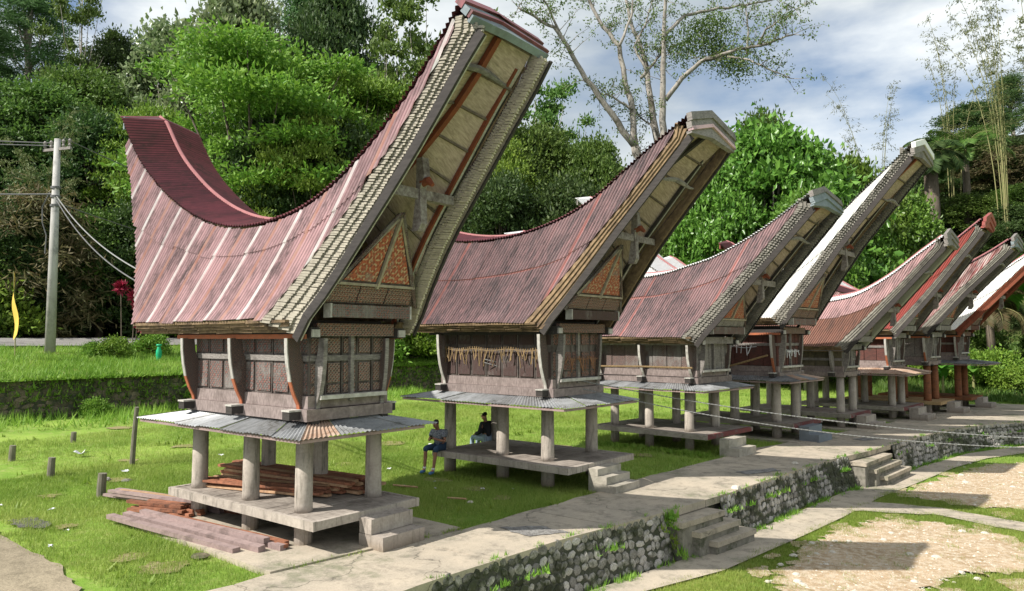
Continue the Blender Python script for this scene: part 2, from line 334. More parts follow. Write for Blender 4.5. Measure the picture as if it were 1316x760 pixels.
# ------------------------------------------------------------------ the rice barns
RIB = .092
def make_barn(c):
    c['wc'] -= .06; H = thing('rice_barn', c['loc'], R(c['rot']), c['label'], 'rice barn', 'rice barns with saddle roofs in a row')
    wc, we = c['wc'], c['we']
    T = curve(c['top'])
    xr, xf = c['top'][0][0], c['top'][-1][0]
    G = np.array(c['gab'], float)                      # front gable line (x,z), rising
    ze = c['ze']; xre = c['xre']; b0, b1 = c['band']
    gx = lambda z: float(np.interp(z, G[:, 1], G[:, 0]))
    zt_tip = G[-1, 1]
    zg0 = G[0, 1]
    def bx(z):                                         # where the tin ends and the edge band begins
        f = min(max((z - ze) / (zt_tip - ze), 0), 1)
        return gx(z) - (b0 + (b1 - b0) * min(1, f * 1.5))
    zf = c['top'][-1][1]; zr = c['top'][0][1]
    rearx = lambda z: xre + (xr - xre) * ((z - ze) / (zr - ze)) ** 1.15 if z > ze else xre
    def wy(x, z):
        t = float(T(np.array([x]))[0]); f = min(max((z - ze) / max(t - ze, .3), 0), 1)
        return we + (wc - we) * f ** .8
    LEAN = .57
    zs = np.linspace(ze, max(zf, zr) + .02, 140)
    RX = np.array([rearx(z) for z in zs]); BX = np.array([min(bx(z), xf) for z in zs])
    def span(u):
        x = u + LEAN * (zs - ze); ok = (x >= RX) & (x <= BX) & (zs <= T(x))
        k = np.nonzero(ok)[0]
        return (zs[k[0]], zs[k[-1]]) if len(k) > 3 else None
    us = np.arange(xr - LEAN * (zr - ze) - .2, xf + .2, RIB / 4)
    # ---- near slope in two rows of sheets, far slope joined
    seam = c.get('seam', .62)
    per = c.get('per', 10)
    for side in (-1, 1):
        far = MB()
        i = 0; sheet = 0
        while i < len(us) - 1:
            seg = us[i:i + per * 4 + 1]; i += per * 4; sheet += 1; dlo = rnd.uniform(-.03, .015); lift = rnd.uniform(0, .02); sk = rnd.uniform(-.012, .012)
            for row in (0, 1):
                cols_ = []
                for j, u in enumerate(seg):
                    sp = span(u)
                    if sp is None: cols_.append(None); continue
                    za, zb = sp
                    tt = float(T(np.array([u + LEAN * (zb - ze)]))[0]); zm = ze + (max(tt, za) - ze) * seam
                    lo, hi = (za, min(zb, zm + .03)) if row == 0 else (max(za, zm), zb)
                    if hi - lo < .12: cols_.append(None); continue
                    if side < 0: lo += (dlo if row == 0 else dlo * 1.5) + sk * j / 12
                    amp = .019 * math.cos(2 * math.pi * (j / 4.0)) + (.012 if row else 0) + (.004 if j < 2 else 0)
                    cc_ = []
                    for k in range(7):
                        z = lo + (hi - lo) * k / 6; x = u + LEAN * (z - ze)
                        cc_.append((x, side * (wy(x, max(z, ze)) + amp + .02 + lift * (1 - k / 6) ** 2), z))
                    cols_.append(cc_)
                mb = MB() if side < 0 else far
                okc = 0
                st = c.get('stripes', ())
                for j in range(len(seg) - 1):
                    a, b = cols_[j], cols_[j + 1]
                    if a is None or b is None: continue
                    okc += 1
                    mt = c['tin'] if row == 0 else c.get('tin_up', c['tin'])
                    if side < 0 and st and 0 <= j <= 2 : mt = st[sheet % len(st)] or mt
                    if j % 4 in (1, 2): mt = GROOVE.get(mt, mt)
                    vs = a + b; K = 6
                    if row == 0 and side < 0 and c.get('seam_m') and mt in (c['tin'], GROOVE.get(c['tin'])):
                        K = 5; t2 = .62; g2 = [tuple(a[5][i] * (1 - t2) + a[6][i] * t2 for i in range(3)), a[6], tuple(b[5][i] * (1 - t2) + b[6][i] * t2 for i in range(3)), b[6]]
                        mb.add([a[5], b[5], g2[2], g2[0]], [(0, 1, 2, 3)], mt); mb.add([g2[0], g2[2], g2[3], g2[1]], [(0, 1, 2, 3)], c['seam_m'])
                    mb.add(vs, [(k, 7 + k, 8 + k, k + 1) for k in range(K)] if side < 0 else [(k + 1, 8 + k, 7 + k, k) for k in range(6)], mt)
                if side < 0 and okc > 1: mb.obj('tin_sheet', H, smooth=True)
        if side > 0 and far.v: far.obj('far_tin_slope', H, kind='stuff')
    # ---- cap: near and far slopes of corrugated sheets across the curve, ridge roll
    xs = np.linspace(xr - .05, xf + .03, 500); zz = T(xs)
    xs_ext = xs.copy()
    ds = np.concatenate([[0], np.cumsum(np.hypot(np.diff(xs), np.diff(zz)))])
    n = int(ds[-1] / (RIB / 4)); q = np.linspace(0, ds[-1], n)
    X = np.interp(q, ds, xs); Z = np.interp(q, ds, zz)
    dX = np.gradient(X); dZ = np.gradient(Z); L_ = np.hypot(dX, dZ); nx, nzv = -dZ / L_, dX / L_
    rise = c.get('rise', .22)
    for side, mt in ((-1, c['cap_near']), (1, c['cap_far'])):
        i = 0
        while i < n - 1:
            j1 = min(i + 40, n - 1); vs = []
            for j in range(i, j1 + 1):
                a = .028 * math.cos(2 * math.pi * j / 4.0) + (.006 if (j - i) < 3 else 0)
                for k in range(4):
                    f = k / 3; y = side * (wc + .07) * (1 - f); h = .03 + rise * f + a
                    vs.append((X[j] + nx[j] * h, y, Z[j] + nzv[j] * h))
            m_ = j1 - i + 1
            fs = [(p * 4 + k, p * 4 + k + 1, p * 4 + 5 + k, p * 4 + 4 + k)[::side] for p in range(m_ - 1) for k in range(3)]
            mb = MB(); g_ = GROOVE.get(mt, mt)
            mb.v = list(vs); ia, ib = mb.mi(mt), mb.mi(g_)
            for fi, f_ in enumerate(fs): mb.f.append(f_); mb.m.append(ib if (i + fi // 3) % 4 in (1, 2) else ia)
            mb.obj('cap_sheet', H)
            i = j1
    mb = MB()
    h = rise + .045; step = max(1, n // 60)
    pts = [(X[j] + nx[j] * h, 0, Z[j] + nzv[j] * h) for j in range(0, n, step)]
    mb.tube(pts, .045, c.get('ridge', 'ridge_pink'), 8); mb.obj('ridge_roll', H)
    # ---- roof core: inner lining of the side slopes and the eave
    mb = MB()
    for side in (-1, 1):
        cx_ = np.linspace(xr + .1, xf - .1, 34); grid = []
        for x in cx_:
            t = float(T(np.array([x]))[0]) - .04
            # lowest z inside the outline at this x
            zc = [z for z in zs if rearx(z) <= x <= bx(z) + .03 and z <= t]
            lo = zc[0] if zc else t
            grid.append([(x, side * (wy(x, lo + (t - lo) * k / 5) - .10), lo + (t - lo) * k / 5) for k in range(6)])
        vs = [p for g in grid for p in g]
        mb.add(vs, [(p * 6 + k, p * 6 + k + 1, p * 6 + 7 + k, p * 6 + 6 + k)[::-side] for p in range(33) for k in range(5)], c['core'])
    mb.obj('roof_lining', H)
    for side in (-1, 1):
        mb = MB()                                       # layered eave edge
        x0, x1 = xre + .05, gx(zg0) - .12
        for k in range(4):
            y0 = we + .0 - .05 * k; zt = ze - .015 - .055 * k
            seg_n = 9
            for q_ in range(seg_n):
                xa = x0 + (x1 - x0) * q_ / seg_n; xb = x0 + (x1 - x0) * (q_ + 1) / seg_n
                mb.box(xa + .01, xb, *sorted((side * y0, side * (y0 - .3))), zt - .055, zt, c['eave_m'], jit=.008)
        mb.obj('eave_edge', H, kind='stuff')
    # ---- front edge band of bamboo courses (or boards)
    NC = 4
    for side in (-1, 1):
        for k in range(NC):
            mb = MB()
            z0 = ze - .02 + (zg0 - ze + .02) * (k + .5) / NC; zn = zt_tip + (1 - (k + .5) / NC) * .3
            if c['shingles']:
                pitch = c['shingles']; z = z0
                while z < zn:
                    p2 = pitch * rnd.uniform(.85, 1.15)
                    zz_ = z; f0, f1 = k / NC, (k + 1.12) / NC
                    def at(zq, f): x = bx(zq) + (gx(zq) - bx(zq)) * f; return x
                    xa, xb = at(zz_, f0), at(zz_, f1)
                    ya = wy(xa, zz_) + .02 - .045 * k + rnd.uniform(-.006, .006)
                    jz = rnd.uniform(-.006, .006); dx = rnd.uniform(-.006, .010)
                    tilt = .012
                    sl = c.get('tilt', -.10)
                    P = []
                    for (x_, z_, s_) in ((xa - .02, zz_ + jz, 0), (xb + dx, zz_ + jz + sl * .25, 0), (xb + dx, zz_ + p2 * .93 + jz + sl * .25, 1), (xa - .02, zz_ + p2 * .93 + jz, 1)):
                        P.append((x_, side * (ya - tilt * s_), z_))
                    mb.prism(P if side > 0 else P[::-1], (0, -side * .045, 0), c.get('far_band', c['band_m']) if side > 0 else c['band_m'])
                    z += p2 * .97
            else:
                st = 14
                for q_ in range(st):
                    za = z0 + (zn - z0) * q_ / st; zb = z0 + (zn - z0) * (q_ + 1) / st
                    P = []
                    for (zq, f) in ((za, k / NC), (za, (k + 1.08) / NC), (zb, (k + 1.08) / NC), (zb, k / NC)):
                        x = bx(zq) + (gx(zq) - bx(zq)) * f
                        P.append((x, side * (wy(x, zq) + .012 - .035 * k), zq))
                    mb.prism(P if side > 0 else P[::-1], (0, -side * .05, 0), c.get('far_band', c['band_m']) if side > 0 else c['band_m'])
            mb.obj('bamboo_course' if c['shingles'] else 'edge_board', H, kind='stuff' if c['shingles'] else None)
    for side in (-1, 1):
        mb = MB(); st = 16; off = -.19 if side < 0 else .035
        for q_ in range(st):
            za = zg0 + .04 + (zt_tip - zg0) * q_ / st; zb = zg0 + .04 + (zt_tip - zg0) * (q_ + 1) / st; P = []
            for (zq, f) in ((za, 0), (za, .97), (zb, .97), (zb, 0)):
                x = bx(zq) + (gx(zq) - bx(zq)) * f; P.append((x, side * (wy(x, max(zq, ze)) + off), zq))
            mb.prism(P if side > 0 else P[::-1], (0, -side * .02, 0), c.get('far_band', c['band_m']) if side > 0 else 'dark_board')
        mb.obj('band_backing', H)
    mb = MB(); pts = [(gx(z) + .02, wy(gx(z), max(z, ze)) + .0, z) for z in np.linspace(zg0, zt_tip + .02, 13)]
    for a, b in zip(pts[:-1], pts[1:]): mb.bar(a, b, .05, .04, c.get('barge', 'dark_board'), up=(-.7, 0, .7))
    mb.obj('edge_strip', H)
    # ---- barge boards along the inner edge, cream strip, red strip
    for side in (-1, 1):
        back = c.get('inset', .36) * 1.3 if side > 0 else 0
        for nm, off, wdt, yo, mt in (('bargeboard', .05, .17, .12, c.get('barge', 'dark_board')), ('trim_strip', .02, .06, .22, c.get('trim', 'pale_wood')), ('inner_strip', -.05, .05, .27, c.get('trim2', 'dark_board'))):
            if side > 0: off = -back + (.02 if nm != 'bargeboard' else -.03); wdt = .08
            mb = MB(); pts = []
            for q_ in range(13):
                z = zg0 - .08 + (zt_tip + .02 - zg0) * q_ / 12; x = gx(z) + off
                if z < zg0: x = gx(zg0) + off - .04
                pts.append((x, side * (wy(x, max(z, ze)) - yo), z))
            for a, b in zip(pts[:-1], pts[1:]): mb.bar(a, b, .05, wdt, mt, up=(-.7, 0, .7))
            mb.obj(nm, H)
    # ---- ceiling of the horn: mats between battens, ridge beam
    gz = np.linspace(zg0 + .3, zt_tip - .05, 9)
    st_ = []
    for z in gz:
        g = np.array([gx(z), z])
        x_ = np.linspace(max(xr, g[0] - 3), xf, 300); d2 = np.hypot(x_ - g[0], T(x_) - z); k = int(d2.argmin())
        t = np.array([x_[k], float(T(x_[k:k + 1])[0])]); t[1] += .0
        dn = (t - g); L1 = np.hypot(*dn); dn = dn / max(L1, 1e-3)
        A = g + dn * max(L1 - .02, .1); B = g + dn * min(c.get('inset', .36), L1 * .6)
        yb = wy(B[0], B[1]) - .17
        st_.append((A, B, yb))
    for side in (-1, 1):
        for a, b in zip(st_[:-1], st_[1:]):
            mb = MB(); vs = []
            for (A, B, yb) in (a, b):
                for f in (0, .5, 1): vs.append((B[0] + (A[0] - B[0]) * f, side * (yb * (1 - f) + .0), B[1] + (A[1] - B[1]) * f))
            mb.add(vs, [(0, 1, 4, 3), (1, 2, 5, 4)], 'mat'); mb.obj('ceiling_mat', H)
            mb = MB(); A, B, yb = b
            d = np.array([B[0] - A[0], B[1] - A[1]]) * .0
            mb.bar((B[0] + .015, side * yb, B[1] - .02), (A[0] + .015, side * .04, A[1] - .02), .045, .035, 'lashing'); mb.obj('lashed_batten', H)
    mb = MB(); pts = [(A[0] + .04, 0, A[1] - .06) for A, B, yb in st_]
    for a, b in zip(pts[:-1], pts[1:]): mb.bar(a, b, .10, .09, c.get('beam', 'red_beam'), up=(-.7, 0, .7))
    mb.obj('ridge_beam', H)
    # ---- chevron boards closing the tip
    o = Vector((xf, 0, zf)); g = Vector((G[-1, 0], 0, G[-1, 1])); dn = (g - o); Ld = dn.length; dn.normalize(); dd = Vector((-dn.z, 0, dn.x))
    if dd.x < 0: dd = -dd
    for k, (n0, n1, fw, mt) in enumerate(((-.08, .10, .19, c['chev'][0]), (.10, .25, .15, c['chev'][1]), (.23, .31, .16, c['chev'][2]), (.30, .50, .11, c['chev'][3]))):
        for side in (-1, 1):
            mb = MB(); ww = wc + .09 - .012 * k
            top_c = -rise - .09
            P = [o + dn * (n0 + top_c) , o + dn * (n1 + top_c + (.06 if k == 3 else 0)), o + dn * n1 * (1 if k < 3 else .72) + Vector((0, side * ww, 0)), o + dn * n0 + Vector((0, side * ww, 0))]
            P = [p + dd * (fw - .16) for p in P]
            mb.prism(P if side < 0 else P[::-1], dd * .12, mt); mb.obj('tip_board', H)
    # rear tip closing boards
    mb = MB(); o2 = Vector((xr, 0, zr))
    for side in (-1, 1): mb.box(xr - .02, xr + .04, *sorted((0, side * (wc))), zr - .25, zr + .05, c['chev'][1])
    mb.obj('rear_tip_board', H)
    # ---- gable wall, leaning outwards
    hw = c['hw']; fx = c['fx']; bz = c['bz']; wt = c['wt']           # half width of body, front wall x, body base z, wall top z
    A0 = Vector((fx + .5, 0, wt + .58)); zA = c.get('za', A0.z + 1.55); top_ = Vector((fx + .5 + (zA - A0.z) * .52, 0, zA))
    def gp(yf, zf_, off=0):                                          # point on the gable: yf metres, zf_ 0..1 up
        p = A0.lerp(top_, zf_); return Vector((p.x + off, yf, p.z - off * .5))
    gw = min(we - .3, hw + .25)
    ins = lambda f: gw * (1 - f) + .03
    mb = MB(); mb.prism([gp(-gw, 0), gp(gw, 0), gp(0, 1)], (-.05, 0, .02), c['gable_m']); mb.obj('gable_panel', H)
    for s in (-1, 1):
        mb = MB(); mb.prism([gp(s * .06, .26, .03), gp(s * (ins(.26) - .10), .26, .03), gp(s * .05, .9, .03)][::s], (.02, 0, 0), c['gable_p']); mb.obj('painted_panel', H)
        mb = MB(); mb.bar(gp(s * (gw - .0), .0, .05), gp(s * .02, 1.02, .05), .05, .05, 'carved_dark'); mb.obj('gable_trim', H)
        mb = MB(); mb.bar(gp(s * (gw - .24), .24, .05), gp(s * .03, .95, .05), .035, .04, 'cream_paint'); mb.obj('gable_trim', H)
    mb = MB(); mb.bar(gp(0, .2, .06), gp(0, .97, .06), .045, .06, 'cream_paint'); mb.obj('gable_trim', H)
    mb = MB(); mb.bar(gp(-gw * .8, .23, .06), gp(gw * .8, .23, .06), .04, .045, 'cream_paint'); mb.obj('gable_trim', H)
    for k in range(3):
        a = -gw * .86 + gw * 1.72 * k / 3; b = a + gw * 1.72 / 3 - .03
        mb = MB(); mb.prism([gp(a, .02, .02), gp(b, .02, .02), gp(b, .2, .02), gp(a, .2, .02)], (.02, 0, 0), c['carve']); mb.obj('carved_board', H)
    # ---- tie beam with pale ends
    mb = MB(); zt = wt + .34
    mb.box(fx + .42, fx + .60, -hw + .02, hw + .1, zt, zt + .22, c['tie_m'])
    mb.obj('tie_beam', H)
    for s in (-1, 1):
        mb = MB(); y = s * (hw + .06) if s > 0 else -hw - .02
        mb.box(fx + .43, fx + .615, y - .02, y + .02, zt - .01, zt + .23, 'white_end'); mb.obj('beam_end', H)
    mb = MB(); mb.box(fx + .12, fx + .22, -hw, hw, wt + .02, wt + .24, c['carve']); mb.obj('lintel', H)
    for s in (-1, 1):
        mb = MB(); mb.box(c['rx'] - .3, fx + .30, *sorted((s * (hw + .02), s * (hw + .20))), wt - .02, wt + .17, 'dark_board'); mb.obj('wall_plate', H)
        mb = MB(); mb.box(c['rx'] - .3, fx + .2, *sorted((s * (hw + .20), s * (hw + .24))), wt - .03, wt + .05, c.get('plate_edge', 'rust_edge')); mb.obj('plate_edge', H)
        for xe in (c['rx'] - .34, fx + .30):
            mb = MB(); mb.box(xe, xe + .04, *sorted((s * (hw + .03), s * (hw + .19))), wt + .0, wt + .13, 'white_end'); mb.obj('beam_end', H)
    # ---- body: floor box, sill beams, plank walls, rails
    rx = c['rx']
    mb = MB(); mb.box(rx + .06, fx - .06, -hw + .06, hw - .06, bz + .02, wt + .3, 'dark_board'); mb.obj('inner_wall', H)
    for k, (e_, za, zb, mt) in enumerate(((.10, bz, bz + .2, 'sill_pink'), (.03, bz + .205, bz + .42, c['sill_m']))):
        for s in (-1, 1):
            mb = MB(); mb.box(rx - e_, fx + e_, *sorted((s * (hw + e_), s * (hw - .12))), za, zb, mt, jit=.004); mb.obj('sill_beam', H)
        for xa in (rx - e_ + .004, fx - .1):
            mb = MB(); mb.box(xa, xa + .1 + e_ - .008, -hw + .12, hw - .12, za + .004, zb - .004, mt); mb.obj('sill_beam', H)
    zw0, zw1 = bz + .43, wt + .02
    npn = c.get('panels', 7)
    for s in (-1, 1):
        for k in range(npn):
            a = rx + (fx - rx) * k / npn; b = rx + (fx - rx) * (k + 1) / npn
            mb = MB(); yy = hw - .01 - (k % 2) * .012
            mb.box(a + .012, b - .012, *sorted((s * yy, s * (yy - .05))), zw0, zw1, c['wall_m']); mb.obj('wall_plank', H)
        if c.get('relief'):
            for k in range(npn):
                a = rx + (fx - rx) * k / npn + .05; b = rx + (fx - rx) * (k + 1) / npn - .05; zr0 = wt - .42
                for (za, zb) in ((zw0 + .04, zr0 - .04), (zr0 + .14, zw1 - .04)):
                    mb = MB(); mb.box(a, b, *sorted((s * (hw + .010), s * (hw - .03))), za, zb, c['relief'][0], jit=.002); mb.obj('carved_board', H)
        if c.get('rail', True):
            mb = MB(); mb.box(rx + .02, fx - .02, *sorted((s * (hw + .022), s * (hw - .04))), wt - .42, wt - .32, 'grey_wood'); mb.obj('wall_rail', H)
    npf = 5
    for s, xw in ((1, fx), (-1, rx)):
        for k in range(npf):
            a = -hw + 2 * hw * k / npf; b = a + 2 * hw / npf
            mb = MB(); xx = xw - s * (.01 + (k % 2) * .012)
            mb.box(*sorted((xx, xx - s * .05)), a + .012, b - .012, zw0, zw1, c['front_m']); mb.obj('wall_plank', H)
        if c.get('relief') and s > 0:
            for k in range(npf):
                a = -hw + 2 * hw * k / npf + .045; b = -hw + 2 * hw * (k + 1) / npf - .045; zr0 = wt - .42
                for (za, zb) in ((zw0 + .03, zw0 + .17), (zw0 + .21, zr0 - .04), (zr0 + .14, zw1 - .04)):
                    mb = MB(); mb.box(xw - .02, xw + .012, a, b, za, zb, c['relief'][1], jit=.002); mb.obj('carved_board', H)
        if c.get('rail', True):
            mb = MB(); mb.box(*sorted((xw + s * .02, xw - s * .04)), -hw + .02, hw - .02, wt - .42, wt - .32, 'grey_wood'); mb.obj('wall_rail', H)
    mb = MB(); mb.box(fx + .01, fx + .08, -.03, .05, bz + .3, wt + .25, 'grey_wood'); mb.obj('king_post', H)
    mb = MB(); mb.box(fx + .0, fx + .16, -hw + .15, hw - .1, bz + .36, bz + .43, 'pale_wood'); mb.obj('door_ledge', H)
    # ---- curved brackets from base to eave
    def prof(k):
        out_ = [(.36, 1.0), (.35, .8), (.32, .6), (.27, .4), (.19, .22), (.10, .08), (.08, 0)]
        inn = [(-.02, 0), (-.02, .3), (-.02, .5), (.03, .65), (.10, .8), (.13, 1.0)]
        return out_, inn
    zb0, zb1 = bz + .18, wt - .02
    def bracket(x, y, dx, dy, mat_, edge, kd=1.):
        out_, inn = prof(0); out_ = [(d * kd, f) for d, f in out_]; hgt = zb1 - zb0; t = .04
        px, py = -dy, dx
        P = [(x + dx * d - px * t, y + dy * d - py * t, zb0 + f * hgt) for d, f in out_ + inn]
        mb = MB(); mb.prism(P, (2 * px * t, 2 * py * t, 0), mat_); b_ = mb.obj('bracket', H)
        mb = MB(); O = [(x + dx * (d + .012), y + dy * (d + .012), zb0 + f * hgt) for d, f in out_]
        for a, b in zip(O[:-1], O[1:]): mb.bar(a, b, .082, .02, edge[0] if b[2] > zb0 + .35 * hgt else edge[1], up=(dx, dy, 0))
        mb.obj('bracket_edge', b_)
    for s in (-1, 1):
        for x in c['brx']: bracket(x, s * (hw - .02), 0, s, c['brk_m'], c['brk_e'])
    bracket(fx - .02, -hw + .16, 1, 0, 'grey_wood', ('grey_wood', 'grey_wood'), .7)
    if c.get('fb2', True): bracket(fx - .02, hw - .12, 1, 0, 'carved_bracket', ('grey_wood', 'grey_wood'), .5)
    for x in c['brx']:                                   # joist ends below the brackets
        for s in (-1, 1):
            mb = MB(); mb.box(x - .10, x + .10, *sorted((s * (hw - .1), s * (hw + .33))), bz + .03, bz + .17, 'dark_board'); j_ = mb.obj('joist_end', H)
            mb = MB(); mb.box(x - .11, x + .11, *sorted((s * (hw + .06), s * (hw + .345))), bz + .17, bz + .20, 'pale_wood'); mb.obj('joist_cap', j_)
    # ---- cross piece hanging under the horn and the curved bar near the tip
    if c.get('cross', True):
        cx_, cz = c['cross']
        mb = MB(); mb.box(cx_ - .05, cx_ + .05, -wc * .98, wc * .9, cz - .08, cz + .08, 'cross_wood', jit=.012); k_ = mb.obj('cross_bar', H)
        mb = MB(); mb.prism([(cx_ - .12, -.07, cz - .62), (cx_ + .02, -.07, cz - .62), (cx_ + .1, -.07, cz - .5), (cx_ + .07, -.07, cz + .1), (cx_ + .16, -.07, cz + .3), (cx_ + .12, -.07, cz + .62), (cx_ - .02, -.07, cz + .62), (cx_ - .03, -.07, cz)], (0, .15, 0), 'cross_wood'); mb.obj('hanging_post', H)
        mb = MB(); mb.tube([(cx_ + .06, 0, cz + .2), (cx_ + .2, 0, cz + .22), (cx_ + .3, 0, cz + .13)], [.08, .07, .035], c.get('head', 'red_beam'), 8); mb.obj('carved_head', H)
        ux, uz = c['bar']
        mb = MB(); pts = [(ux, wc * .8 * t, uz + .05 * math.cos(t * 3.1) + (.03 if abs(t) > .8 else 0)) for t in (-1, -.75, -.5, -.25, 0, .25, .5, .75, 1)]
        mb.tube(pts, [.02, .035, .05, .06, .065, .06, .05, .035, .02], 'grey_wood', 6); mb.obj('curved_bar', H)
    # ---- columns, platform, lower posts
    L, W, hp, th = c['L'], c['W'], c.get('hp', .61), c.get('th', .14)
    px0, px1 = c.get('px', (-L / 2, L / 2))
    for x in c['colx']:
        for y in c['coly']:
            mb = MB(); r0 = c.get('cr', .155)
            mb.tube([(x, y, hp - .01), (x, y, hp + .12), (x, y, c['ct'])], [r0 * 1.04, r0, r0 * .93], c['col_m'], 20); o_ = mb.obj('column', H, smooth=True)
            mb = MB(); mb.tube([(x, y, -.1), (x, y, hp - th + .01)], r0 * 1.0, c.get('low_m', 'concrete'), 14); mb.obj('foot_post', H)
    npl = c.get('boards', 22)
    for k in range(npl):
        a = px0 + .02 + (px1 - px0 - .04) * k / npl; b = px0 + .02 + (px1 - px0 - .04) * (k + 1) / npl
        mb = MB(); dz = rnd.uniform(-.004, .004)
        mb.box(a + .003, b - .004, -W / 2 + .085, W / 2 - .085, hp - .05, hp + dz - .002, c['floor_m']); mb.obj('floor_board', H)
    mb = MB(); mb.box(px0 + .1, px1 - .1, -W / 2 + .1, W / 2 - .1, hp - th + .02, hp - .055, 'dark_board'); mb.obj('floor_frame', H)
    for s in (-1, 1):
        mb = MB(); mb.box(px0, px1, *sorted((s * W / 2, s * (W / 2 - .08))), hp - th, hp + .012, c['edge_m'], jit=.004); mb.obj('edge_beam', H)
        mb = MB(); xx = px1 if s > 0 else px0
        mb.box(*sorted((xx - s * .09, xx + s * .004)), -W / 2 + .083, W / 2 - .083, hp - th + .003, hp + .009, c['edge_f'] if s > 0 else c['edge_m'], jit=.003); mb.obj('edge_beam', H)
    # ---- tin skirt round the foot of the body
    if c.get('skirt'):
        sx0, sx1, sy, so, si = c['skirt']; sy2 = c.get('sy2', sy)                # outer x range, outer half width, z outer, z inner
        ix0, ix1, iy = rx + .05, fx - .05, hw - .05
        def slope(P0, P1, Q0, Q1, n_sheet, mt):
            """P outer edge, Q inner edge; sheets with ribs running from Q to P"""
            P0, P1, Q0, Q1 = map(Vector, (P0, P1, Q0, Q1)); Lg = (P1 - P0).length
            nr = max(4, int(Lg / RIB / n_sheet)) * 4
            for q_ in range(n_sheet):
                vs = []; tl = rnd.uniform(-.012, .012); ex = rnd.uniform(-.015, .03)
                for j in range(nr + 1):
                    f = (q_ + j / nr * 1.01) / n_sheet; a = .012 * math.cos(j * math.pi / 2) + tl * j / nr + (.012 if q_ % 2 else 0)
                    A, B = P0.lerp(P1, f), Q0.lerp(Q1, f); A = A + (A - B).normalized() * ex
                    for k in range(3): p = B.lerp(A, k / 2); vs.append((p.x, p.y, p.z + a))
                m2 = mt[q_ % len(mt)]
                mb = MB(); mb.add(vs, [(p * 3 + k, p * 3 + 3 + k, p * 3 + 4 + k, p * 3 + 1 + k) for p in range(nr) for k in range(2)], m2); mb.obj('skirt_sheet', H)
        sm = c['skirt_m']
        slope((sx0, -sy, so), (sx1, -sy, so), (ix0, -iy, si), (ix1, -iy, si), 7, sm)
        slope((sx1, -sy, so), (sx1, sy2, so), (ix1, -iy, si), (ix1, iy, si), 4, c.get('skirt_f', sm))
        slope((sx1, sy2, so), (sx0, sy2, so), (ix1, iy, si), (ix0, iy, si), 7, sm)
        slope((sx0, sy2, so), (sx0, -sy, so), (ix0, iy, si), (ix0, -iy, si), 4, sm)
        for (a, b) in (((sx0 + .06, -sy + .05), (sx1 - .06, -sy + .05)), ((sx1 - .06, -sy + .05), (sx1 - .06, sy - .05)), ((sx1 - .06, sy - .05), (sx0 + .06, sy - .05)), ((sx0 + .06, sy - .05), (sx0 + .06, -sy + .05))):
            mb = MB(); mb.bar((*a, so - .05), (*b, so - .05), .04, .05, 'timber_mauve'); mb.obj('skirt_batten', H)
    # beams at column heads
    for y in c['coly']:
        mb = MB(); mb.box(min(c['colx']) - .3, max(c['colx']) + .3, y - .08, y + .08, c['ct'] - .01, max(bz + .01, c['ct'] + .05), 'dark_board'); mb.obj('head_beam', H)
    return H

def mirror_rear(front, xc, lift=0.):
    """give the rear horn the same sweep as the measured front horn"""
    r = [(2 * xc - x - .15, z + lift * (x - xc) / 6) for x, z in front if x > xc + 1.0][::-1]
    return r + [p for p in front if p[0] > xc - .2]

BASE = dict(rise=.22, band=(.6, .35), shingles=.06, band_m='bamboo', tin='tin_pink', cap_near='tin_maroon', cap_far='tin_maroon', core='bamboo_brown', eave_m='bamboo_brown',
            gable_m='carved_dark', gable_p='carved_orange', carve='carved_red', tie_m='carved_grey', sill_m='sill_pink', wall_m='carved_grey', front_m='carved_red',
            brk_m='carved_bracket', brk_e=('pale_wood', 'rust_edge'), hw=.88, fx=1.72, rx=-2.0, bz=2.18, wt=3.62, brx=(-1.9, -.2, 1.55), L=4.66, W=2.4, colx=(-1.9, -.1, 1.5), coly=(-.78, .8),
            ct=2.1, col_m='concrete', floor_m='platform_wood', edge_m='concrete', edge_f='concrete', chev=('tin_maroon', 'blue_board', 'tin_maroon', 'blue_board'),
            skirt=(-3.2, 2.3, 1.45, 1.97, 2.16), skirt_m=('tin_grey',), cross=(3.5, 6.02), bar=(4.85, 7.82))
def cfg(**k): d = dict(BASE); d.update(k); return d

B1 = make_barn(cfg(loc=(-12.35, 8.8, 0), rot=0, label='nearest and largest rice barn, pink tin roof with white stripes', relief=('carved_grey', 'carved_red'), wall_m='wall_wood', front_m='wall_wood', wc=.95, we=1.42, ze=3.93, xre=-3.6,
    top=[(-5.48, 8.78), (-4.73, 7.86), (-3.66, 6.97), (-2.31, 6.21), (-.72, 5.75), (.6, 5.73), (1.85, 5.97), (2.87, 6.45), (3.79, 7.08), (4.47, 7.65), (5.21, 8.45)],
    gab=[(1.91, 3.66), (3.16, 5.29), (4.21, 6.5), (5.55, 8.1)], band=(.97, .42), shingles=.04, trim2='red_beam', far_band='bamboo_lit_tone', stripes=('stripe_orange', 'stripe_white'), per=6, seam=.7, rear=True,
    skirt_f=('tin_skirt_rust', 'tin_grey', 'tin_grey', 'tin_grey'), sy2=1.68))
f2 = [(-.95, 6.16), (-.16, 6.15), (.59, 6.21), (1.31, 6.34), (1.99, 6.53), (2.64, 6.8), (3.58, 7.38), (4.3, 7.84), (5.11, 8.3)]
